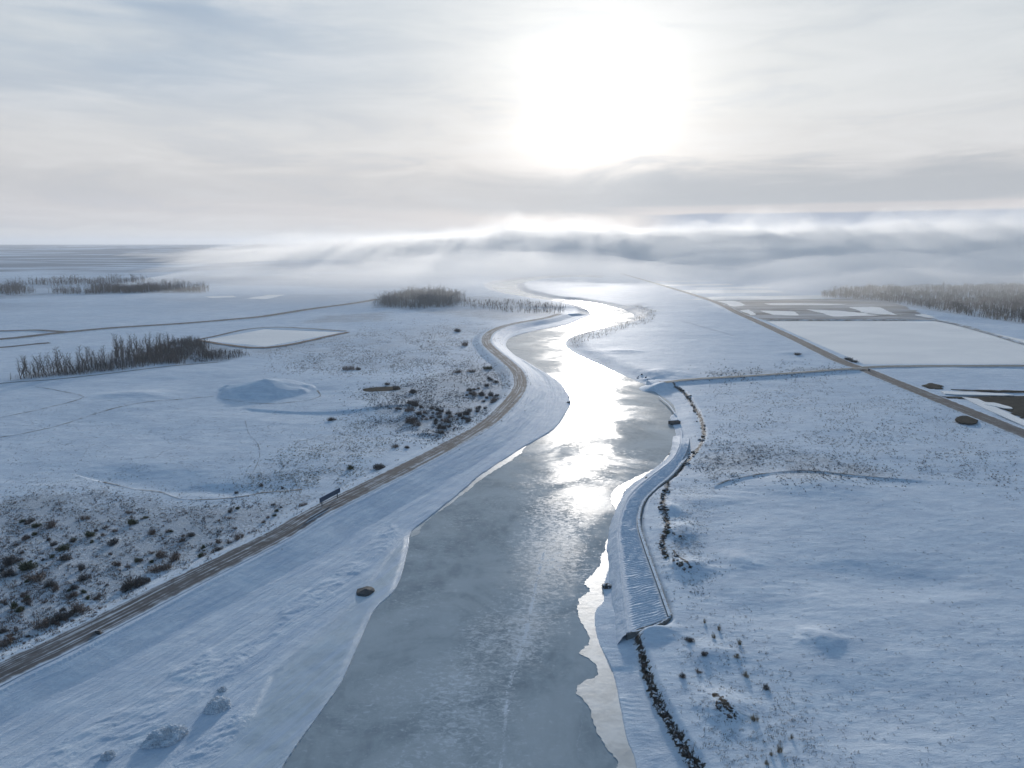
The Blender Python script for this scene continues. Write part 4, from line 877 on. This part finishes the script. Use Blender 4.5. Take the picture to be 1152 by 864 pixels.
# small dry tufts: uncountable
def tufts(zone, n, h0, h1, material, label, seed, zpix=True, w=.05):
    rg = np.random.default_rng(seed); Z = np.array(zone, float); lo = Z.min(0); hi = Z.max(0)
    cand = rg.uniform(lo, hi, (n * 4, 2)); cand = cand[pip(cand[:, 0], cand[:, 1], Z)]
    cand = cand + rg.normal(0, 1, cand.shape) * [14, 5]
    k = fbm(cand[:, 0] / 16, cand[:, 1] / 8, seed, 4); cand = cand[k > rg.uniform(-.35, .3, len(k))][:n]
    x, y, z = gz(cand[:, 0], cand[:, 1]); V = []; nb = 5
    m = len(x); bl = rg.uniform(0, 6.28, (m, nb)); hh = rg.uniform(h0, h1, (m, 1)) * rg.uniform(.5, 1, (m, nb)); sp = hh * .5
    off = rg.normal(0, .22, (m, nb, 2)); base = np.stack([x[:, None] + off[..., 0], y[:, None] + off[..., 1], np.repeat(z[:, None] - .05, nb, 1)], -1)
    ww = w * rg.uniform(.7, 1.6, (m, nb)); dx = np.stack([np.cos(bl) * ww, np.sin(bl) * ww, 0 * bl], -1); dy = np.stack([-np.sin(bl) * ww, np.cos(bl) * ww, 0 * bl], -1)
    tip = base + np.stack([np.cos(bl * 3) * sp, np.sin(bl * 3) * sp, hh], -1)
    V = np.stack([base - dx, base + dx, base + dy * 1.5, tip], 2).reshape(-1, 3); q = np.arange(m * nb)[:, None] * 4
    Fq = np.concatenate([q + [0, 1, 3], q + [1, 2, 3], q + [2, 0, 3]]).reshape(-1, 3)
    o = mesh_np('dry_grass', V, Fq.ravel(), np.full(len(Fq), 3), material, False); return tag(o, label, 'grass', kind='stuff')
tufts(VEG[0][0], 8000, .3, .9, M['brown'], 'dry brown stems poking through snow in the left scrub', 1, w=0.056)
tufts(VEG[1][0], 5000, .4, 1.0, M['dark'], 'dark stems among the shrubs inside the road bend', 2, w=0.072)
tufts(VEG[2][0], 5000, .4, .9, M['brown'], 'faint stems across the middle left plain', 3, w=0.072)
tufts(VEG[3][0], 2200, .3, .8, M['straw'], 'straw coloured stems by the sunken channel', 4, w=0.056)
tufts(VEG[4][0], 1500, .4, .9, M['dark'], 'dark stems above the curved scarp in the right field', 5, w=0.056)
tufts(VEG[5][0], 3500, .3, .8, M['brown'], 'sparse stems over the right field', 6, w=0.056)
tufts(VEG[6][0], 900, .2, .6, M['brown'], 'fine stems on the lower right shore', 7, w=0.032)
tufts(VEG[7][0], 700, .2, .6, M['dark'], 'fine dark stems around the mounds by the dike', 8, w=0.04)
tufts([(800,430),(960,420),(1152,495),(1152,864),(900,864),(800,640)], 1300, .15, .5, M['brown'], 'sparse fine stems all over the right snowfield', 10, w=.035)
tufts([(0,450),(240,450),(430,440),(440,500),(300,560),(0,560)], 3000, .2, .5, M['brown'], 'sparse fine stems over the left snowfield', 11, w=.04)
tufts(VEG[8][0], 400, .6, 1.4, M['dark'], 'row of stems behind the cross dike', 9, w=0.08)

# ------------------------------------------------------------------ billboard, outfall, post
def box(bm, c, s, rot=None):
    r_ = bmesh.ops.create_cube(bm, size=1.0); 
    for v in r_['verts']: v.co = Vector((v.co.x * s[0] + c[0], v.co.y * s[1] + c[1], v.co.z * s[2] + c[2]))
    return r_['verts']
def part(name, boxes, material, parent, bevel=0.0):
    bm = bmesh.new()
    for c, s in boxes: box(bm, c, s)
    if bevel: bmesh.ops.bevel(bm, geom=bm.edges[:], offset=bevel, segments=2, affect='EDGES')
    me = bpy.data.meshes.new(name); bm.to_mesh(me); bm.free(); me.materials.append(material)
    o = bpy.data.objects.new(name, me); C.objects.link(o); o.parent = parent; return o
x, y, z = (float(a[0]) for a in gz(362, 571, 4.5)); p2 = ground(384, 556, 6.5); p1 = ground(360, 569, 6.5)
ang = math.atan2(p2[1] - p1[1], p2[0] - p1[0])
bb = empty('billboard', (x, y, z), ang); tag(bb, 'dark blue roadside billboard seen from behind beside the levee road', 'billboard')
Lb = min(12.5, float(np.hypot(*(p2 - p1))))
part('panel', [((Lb * .42, 0, 3.0), (Lb, .16, 1.9))], M['panel'], bb, .03)
part('frame', [((Lb * .42, .12, 2.2), (Lb, .1, .12)), ((Lb * .42, .12, 3.7), (Lb, .1, .12))] + [((Lb * (.02 + .2 * i), .12, 3.0), (.1, .09, 1.7)) for i in range(5)], M['steel'], bb)
part('post', [((.5, .25, 1.0), (.28, .28, 3.4))], M['steel'], bb, .02); part('post', [((Lb * .8, .25, 1.0), (.28, .28, 3.4))], M['steel'], bb, .02)
part('snow_cap', [((Lb * .42, 0, 4.0), (Lb * 1.0, .32, .14))], M['snow'], bb, .05)
x, y, z = (float(a[0]) for a in gz(764, 476, 1.8))
of = empty('outfall', (x, y, max(z, .5)), R(10)); tag(of, 'small concrete outfall cut into the bank at the bend', 'outfall')
part('wing_wall', [((-3.2, 1.2, 0.4), (5.5, .5, 1.9)), ((-3.2, -1.6, 0.4), (5.5, .5, 1.9))], M['darkstone'], of, .05)
part('headwall', [((-.2, -.2, .5), (.5, 3.4, 2.2))], M['darkstone'], of, .05)
part('snow_cap', [((-3.2, 1.2, 1.42), (5.4, .55, .2)), ((-.2, -.2, 1.68), (.55, 3.4, .2))], M['snow'], of, .07)
x, y, z = (float(a[0]) for a in gz(977.5, 417.5, 4.0))
sg = empty('sluice_gate', (x, y, z), R(20)); tag(sg, 'small dark sluice gate post at the crossroads', 'sluice gate')
part('post', [((-.8, 0, 1.2), (.25, .25, 2.6))], M['steel'], sg, .02); part('post', [((.8, 0, 1.2), (.25, .25, 2.6))], M['steel'], sg, .02)
part('crossbeam', [((0, 0, 2.6), (2.1, .3, .25))], M['steel'], sg, .02); part('gate_leaf', [((0, 0, .9), (1.3, .12, 1.6))], M['darkstone'], sg, .01)

# ------------------------------------------------------------------ haze and fog bank
def vol_box(name, lo, hi, label):
    bm = bmesh.new(); box(bm, [(a + b) / 2 for a, b in zip(lo, hi)], [b - a for a, b in zip(lo, hi)])
    me = bpy.data.meshes.new(name); bm.to_mesh(me); bm.free(); o = bpy.data.objects.new(name, me); C.objects.link(o)
    tag(o, label, 'haze', kind='stuff'); m = bpy.data.materials.new(name); m.use_nodes = True; n = N(m.node_tree)
    m.node_tree.nodes.remove(m.node_tree.nodes['Principled BSDF']); v = n.new('ShaderNodeVolumePrincipled')
    n.l.new(v.outputs[0], m.node_tree.nodes['Material Output'].inputs['Volume']); me.materials.append(m); return o, m, n, v
HAZE_D = 5.0e-5; FOG_D = 4.2e-3
o, m, n, v = vol_box('haze', (-46000, -46000, -8), (46000, 46000, 345), 'thin winter haze over the whole plain')
v.inputs['Color'].default_value = (0.93, 0.96, 1, 1); m.cycles.homogeneous_volume = True; v.inputs['Density'].default_value = HAZE_D; v.inputs['Anisotropy'].default_value = 0.35
def fog_body(name, label, dens, cell, fn, color, aniso):
    xs = np.arange(-3400, 5300, cell); ys = np.arange(700, 6700, cell); X, Y = np.meshgrid(xs, ys); x = X.ravel(); y = Y.ravel(); n_ = len(x)
    q = np.hypot(x, y); a_ = np.degrees(np.arctan2(x, y)); T = np.clip(fn(x, y, q, a_), 0, 335)
    T = T * ss(700, 800, y) * ss(6690, 6300, y) * ss(5290, 4900, x) * ss(-3390, -3000, x)
    zt = np.where(T > 1, T, 0) - 3.5; zt = np.maximum(zt, -3.5)
    V = np.concatenate([np.stack([x, y, zt], -1), np.stack([x, y, np.full(n_, -4.5)], -1)])
    Fq = grid_faces(len(ys), len(xs)); Fb = Fq[:, ::-1] + n_; nr_, nc_ = len(ys), len(xs)
    ring = np.concatenate([np.arange(nc_), np.arange(1, nr_) * nc_ + nc_ - 1, (nr_ - 1) * nc_ + np.arange(nc_ - 2, -1, -1), np.arange(nr_ - 2, 0, -1) * nc_])
    nx = np.roll(ring, -1); side = np.stack([ring, ring + n_, nx + n_, nx], -1)
    A = np.concatenate([Fq, Fb, side]); m = bpy.data.materials.new(name); m.use_nodes = True; n = N(m.node_tree)
    m.node_tree.nodes.remove(m.node_tree.nodes['Principled BSDF']); v = n.new('ShaderNodeVolumePrincipled')
    n.l.new(v.outputs[0], m.node_tree.nodes['Material Output'].inputs['Volume'])
    v.inputs['Density'].default_value = dens; v.inputs['Color'].default_value = color; v.inputs['Anisotropy'].default_value = aniso
    m.cycles.homogeneous_volume = True
    o = mesh_np(name, V, A.ravel(), np.full(len(A), 4), m, True); return tag(o, label, 'fog', kind='stuff')
def billow(x, y, sc, seed): return np.abs(fbm(x / sc, y / sc, seed, 5)) * 2
def front(q, a_, x, y, seed, base, width):
    R0 = base + (1850 - base) * ss(16, 2, a_) + 420 * fbm(x / 700, y / 700, seed, 4)
    return ss(0, width, q - R0)
def main_fog(k, seed):
    def fn(x, y, q, a_):
        T = np.interp(a_, [-26, -16, -8, 0, 12, 40], [0, 66, 115, 190, 180, 195]) * (0.80 + 0.10 * k)
        pf = 2.2 if k > 2 else 1.0
        T = T + (60 + 25 * (pf - 1)) * (billow(x, y, 420, seed) - .35) + 24 * pf * (billow(x, y, 150, seed + 9) - .35) + 45 * fbm(x / 900, y / 900, seed + 3, 3)
        return T * front(q, a_, x, y, seed, 1250 if k < 2 else 1900, 2500 + 300 * k if k < 2 else 1300) * ss(-24, -10, a_ + 9 * fbm(x / 600, y / 600, seed, 3))
    return fn
WF = (0.995, 0.985, 0.965, 1)
fog_body('fog_bank', 'lowest and densest body of the white fog bank', 0.45e-3, 30, main_fog(0, 101), WF, .52)
fog_body('fog_bank', 'middle body of the white fog bank with puffy tops', 0.42e-3, 26, main_fog(1, 131), WF, .52)
fog_body('fog_bank', 'thin outer veil over the white fog bank', 6.5e-4, 24, main_fog(2.2, 171), WF, .52)
def mist_fn(x, y, q, a_):
    T = 34 + 60 * billow(x / 1.6, y, 420, 201) + 80 * ss(1500, 3500, q)
    return T * ss(750, 1600, q + 300 * fbm(x / 500, y / 500, 202, 3)) * ss(-30, -12, a_ + 10 * fbm(x / 700, y / 500, 203, 3))
fog_body('mist', 'low thin mist drifting over the middle plain', 8e-4, 45, mist_fn, WF, .52)
def mist2(x, y, q, a_):
    T = 95 * (billow(x / 2.2, y, 480, 221) - .28)
    return T * ss(1500, 2300, q) * ss(-30, -20, a_) * ss(6, -4, a_)
fog_body('mist', 'wispy streaks of mist left of the far river bends', 1.4e-3, 40, mist2, WF, .52)
def mist3(x, y, q, a_):
    return (40 + 50 * billow(x, y, 300, 241)) * ss(1050, 1500, q + 160 * fbm(x / 300, y / 300, 242, 3)) * ss(15, 22, a_)
fog_body('mist', 'mist creeping over the misty wood at right', 2.5e-4, 40, mist3, WF, .52)

# ------------------------------------------------------------------ sky and sun
w = bpy.data.worlds.new('World'); scene.world = w; w.use_nodes = True; n = N(w.node_tree)
bg = w.node_tree.nodes['Background']
tc = n.new('ShaderNodeTexCoord').outputs['Generated']; sp = n.new('ShaderNodeSeparateXYZ'); n.l.new(tc, sp.inputs[0]); X, Y, Z = sp.outputs
el = n.math('MULTIPLY', n.math('ARCSINE', Z), 57.2958); az = n.math('MULTIPLY', n.math('ARCTAN2', X, Y), 57.2958)
sky = n.new('ShaderNodeTexSky', sky_type='NISHITA'); sky.sun_disc = False; sky.sun_elevation = SUN_EL; sky.sun_rotation = SUN_AZ; sky.altitude = 300; sky.dust_density = 1.5
NS = 0.10
nish = n.mix(1.0, sky.outputs[0], (NS, NS, NS, 1), 'MULTIPLY')
sv = n.new('ShaderNodeCombineXYZ'); n.l.new(n.math('MULTIPLY', az, .028), sv.inputs[0]); n.l.new(n.math('MULTIPLY', el, .22), sv.inputs[1]); sv.inputs[2].default_value = 3.7
s1 = n.noise(sv.outputs[0], 1.0, 6, .55, .35)
sv2 = n.new('ShaderNodeCombineXYZ'); n.l.new(n.math('MULTIPLY', az, .09), sv2.inputs[0]); n.l.new(n.math('MULTIPLY', el, .5), sv2.inputs[1]); sv2.inputs[2].default_value = 1.3
s2 = n.noise(sv2.outputs[0], 1.0, 6, .6, .5)
elw = n.math('ADD', el, n.math('MULTIPLY', n.math('SUBTRACT', s1, .5), 5.0))
t_ = n.rng(elw, 0, 40, 0, 1, False)
cr = n.new('ShaderNodeValToRGB'); n.l.new(t_, cr.inputs[0]); e = cr.color_ramp.elements
stops = [(0, (206,205,206)), (.05, (205,204,207)), (.14, (212,211,212)), (.28, (215,219,222)), (.5, (202,212,220)), (.66, (184,197,211)), (1, (120,145,180))]
e[0].position = 0; e[0].color = lin(*stops[0][1]); e[1].position = 1; e[1].color = lin(*stops[-1][1])
for p_, c_ in stops[1:-1]: q = e.new(p_); q.color = lin(*c_)
cloud = cr.outputs[0]
# gaps of blue, upper left
gap = n.math('MULTIPLY', n.rng(az, 4, -30), n.rng(el, 5, 16)); gap = n.math('MULTIPLY', gap, n.rng(s1, .64, .36))
base = n.mix(n.math('MULTIPLY', gap, .95), cloud, lin(146, 170, 196))
base = n.mix(n.rng(el, 3, 26, 0.02, 0.10), base, nish)
# streaks
base = n.mix(n.math('MULTIPLY', n.rng(s2, .45, .72), .30), base, lin(235, 236, 238))
base = n.mix(n.math('MULTIPLY', n.rng(s2, .52, .32), .22), base, lin(176, 186, 200))
# grey band low on the right and centre
band = n.math('MULTIPLY', n.rng(n.math('ADD', el, n.math('MULTIPLY', n.math('SUBTRACT', s1, .5), 6)), 1.9, 3.2), n.rng(n.math('ADD', el, n.math('MULTIPLY', n.math('SUBTRACT', s2, .5), 5)), 6.8, 4.2))
base = n.mix(n.math('MULTIPLY', band, n.rng(az, -16, 14, .25, .9)), base, lin(178, 183, 189))
elb = n.math('ADD', el, n.math('MULTIPLY', n.math('SUBTRACT', s2, .5), .5))
blue = n.math('MULTIPLY', n.math('MULTIPLY', n.rng(elb, 2.35, 2.1), n.rng(elb, -1, -.5)), n.rng(az, 9, 14))
cream = n.math('MULTIPLY', n.math('MULTIPLY', n.rng(elb, 3.0, 2.7), n.rng(elb, 2.1, 2.35)), n.rng(az, 6, 12))
base = n.mix(n.math('MULTIPLY', cream, .5), base, lin(222, 214, 212))
base = n.mix(n.math('MULTIPLY', blue, .9), base, lin(150, 164, 186))
# distant low cloud on the left horizon
ef = n.math('ADD', el, n.math('MULTIPLY', n.math('SUBTRACT', n.noise(sv2.outputs[0], 2.3, 6, .6, .4), .5), -1.8))
low = n.math('MULTIPLY', n.rng(ef, 1.25, .85), n.rng(az, 16, 8))
base = n.mix(n.math('MULTIPLY', low, .75), base, lin(218, 217, 216))
# the dome behind and overhead is the darker blue of a cold morning
back = n.math('MAXIMUM', n.rng(Y, .45, -.2), n.rng(el, 22, 46))
base = n.mix(n.math('MULTIPLY', back, .95), base, lin(98, 131, 165))
# sun seen through thin cloud
sd = (math.sin(SUN_AZ) * math.cos(SUN_EL), math.cos(SUN_AZ) * math.cos(SUN_EL), math.sin(SUN_EL))
dp = n.new('ShaderNodeVectorMath', operation='DOT_PRODUCT'); n.l.new(tc, dp.inputs[0]); dp.inputs[1].default_value = sd
angd = n.math('MULTIPLY', n.math('ARCCOSINE', n.math('MINIMUM', dp.outputs['Value'], 1.0)), 57.2958)
wb = n.math('MULTIPLY', angd, n.rng(s1, .3, .7, 1.15, .88, False))
g1 = n.math('MULTIPLY', n.math('EXPONENT', n.math('DIVIDE', wb, -3.9)), 0.95)
g2 = n.math('MULTIPLY', n.math('EXPONENT', n.math('DIVIDE', wb, -12.0)), 0.14)
low_cut = n.rng(n.math('ADD', el, n.math('MULTIPLY', n.math('SUBTRACT', s2, .5), 4)), 2.5, 7.5, .22, 1)
gl = n.math('MULTIPLY', n.math('ADD', g1, g2), low_cut)
gc = n.mix(1.0, n.mix(0.0, (1, .985, .95, 1), (1, 1, 1, 1)), gl, 'MULTIPLY')
gcomb = n.new('ShaderNodeVectorMath', operation='SCALE'); gcomb.inputs[0].default_value = (1, .985, .955); n.l.new(gl, gcomb.inputs['Scale'])
add = n.new('ShaderNodeVectorMath', operation='ADD'); n.l.new(base, add.inputs[0]); n.l.new(gcomb.outputs[0], add.inputs[1])
n.l.new(add.outputs[0], bg.inputs[0]); bg.inputs[1].default_value = 1.0
w.cycles.sampling_method = 'MANUAL'; w.cycles.sample_map_resolution = 1024
s = bpy.data.lights.new('sun', 'SUN'); so = bpy.data.objects.new('sun', s); C.objects.link(so)
s.energy = 2.7; s.angle = R(3.0); s.color = (1, .94, .87)
so.rotation_euler = Vector(sd).to_track_quat('Z', 'Y').to_euler()

# ------------------------------------------------------------------ render settings
scene.view_settings.view_transform = 'Standard'; scene.view_settings.look = 'None'; scene.view_settings.gamma = 1; scene.view_settings.exposure = 0
scene.view_settings.use_curve_mapping = False
cy = scene.cycles; cy.use_denoising = True; cy.max_bounces = 8; cy.diffuse_bounces = 2; cy.glossy_bounces = 2; cy.volume_bounces = 4; cy.transmission_bounces = 1; cy.transparent_max_bounces = 4
try: cy.denoiser = 'OPENIMAGEDENOISE'
except Exception: pass
cy.sample_clamp_indirect = 4.0; cy.volume_step_rate = 0.6; cy.use_adaptive_sampling = True; cy.adaptive_threshold = 0.03; cy.volume_max_steps = 128
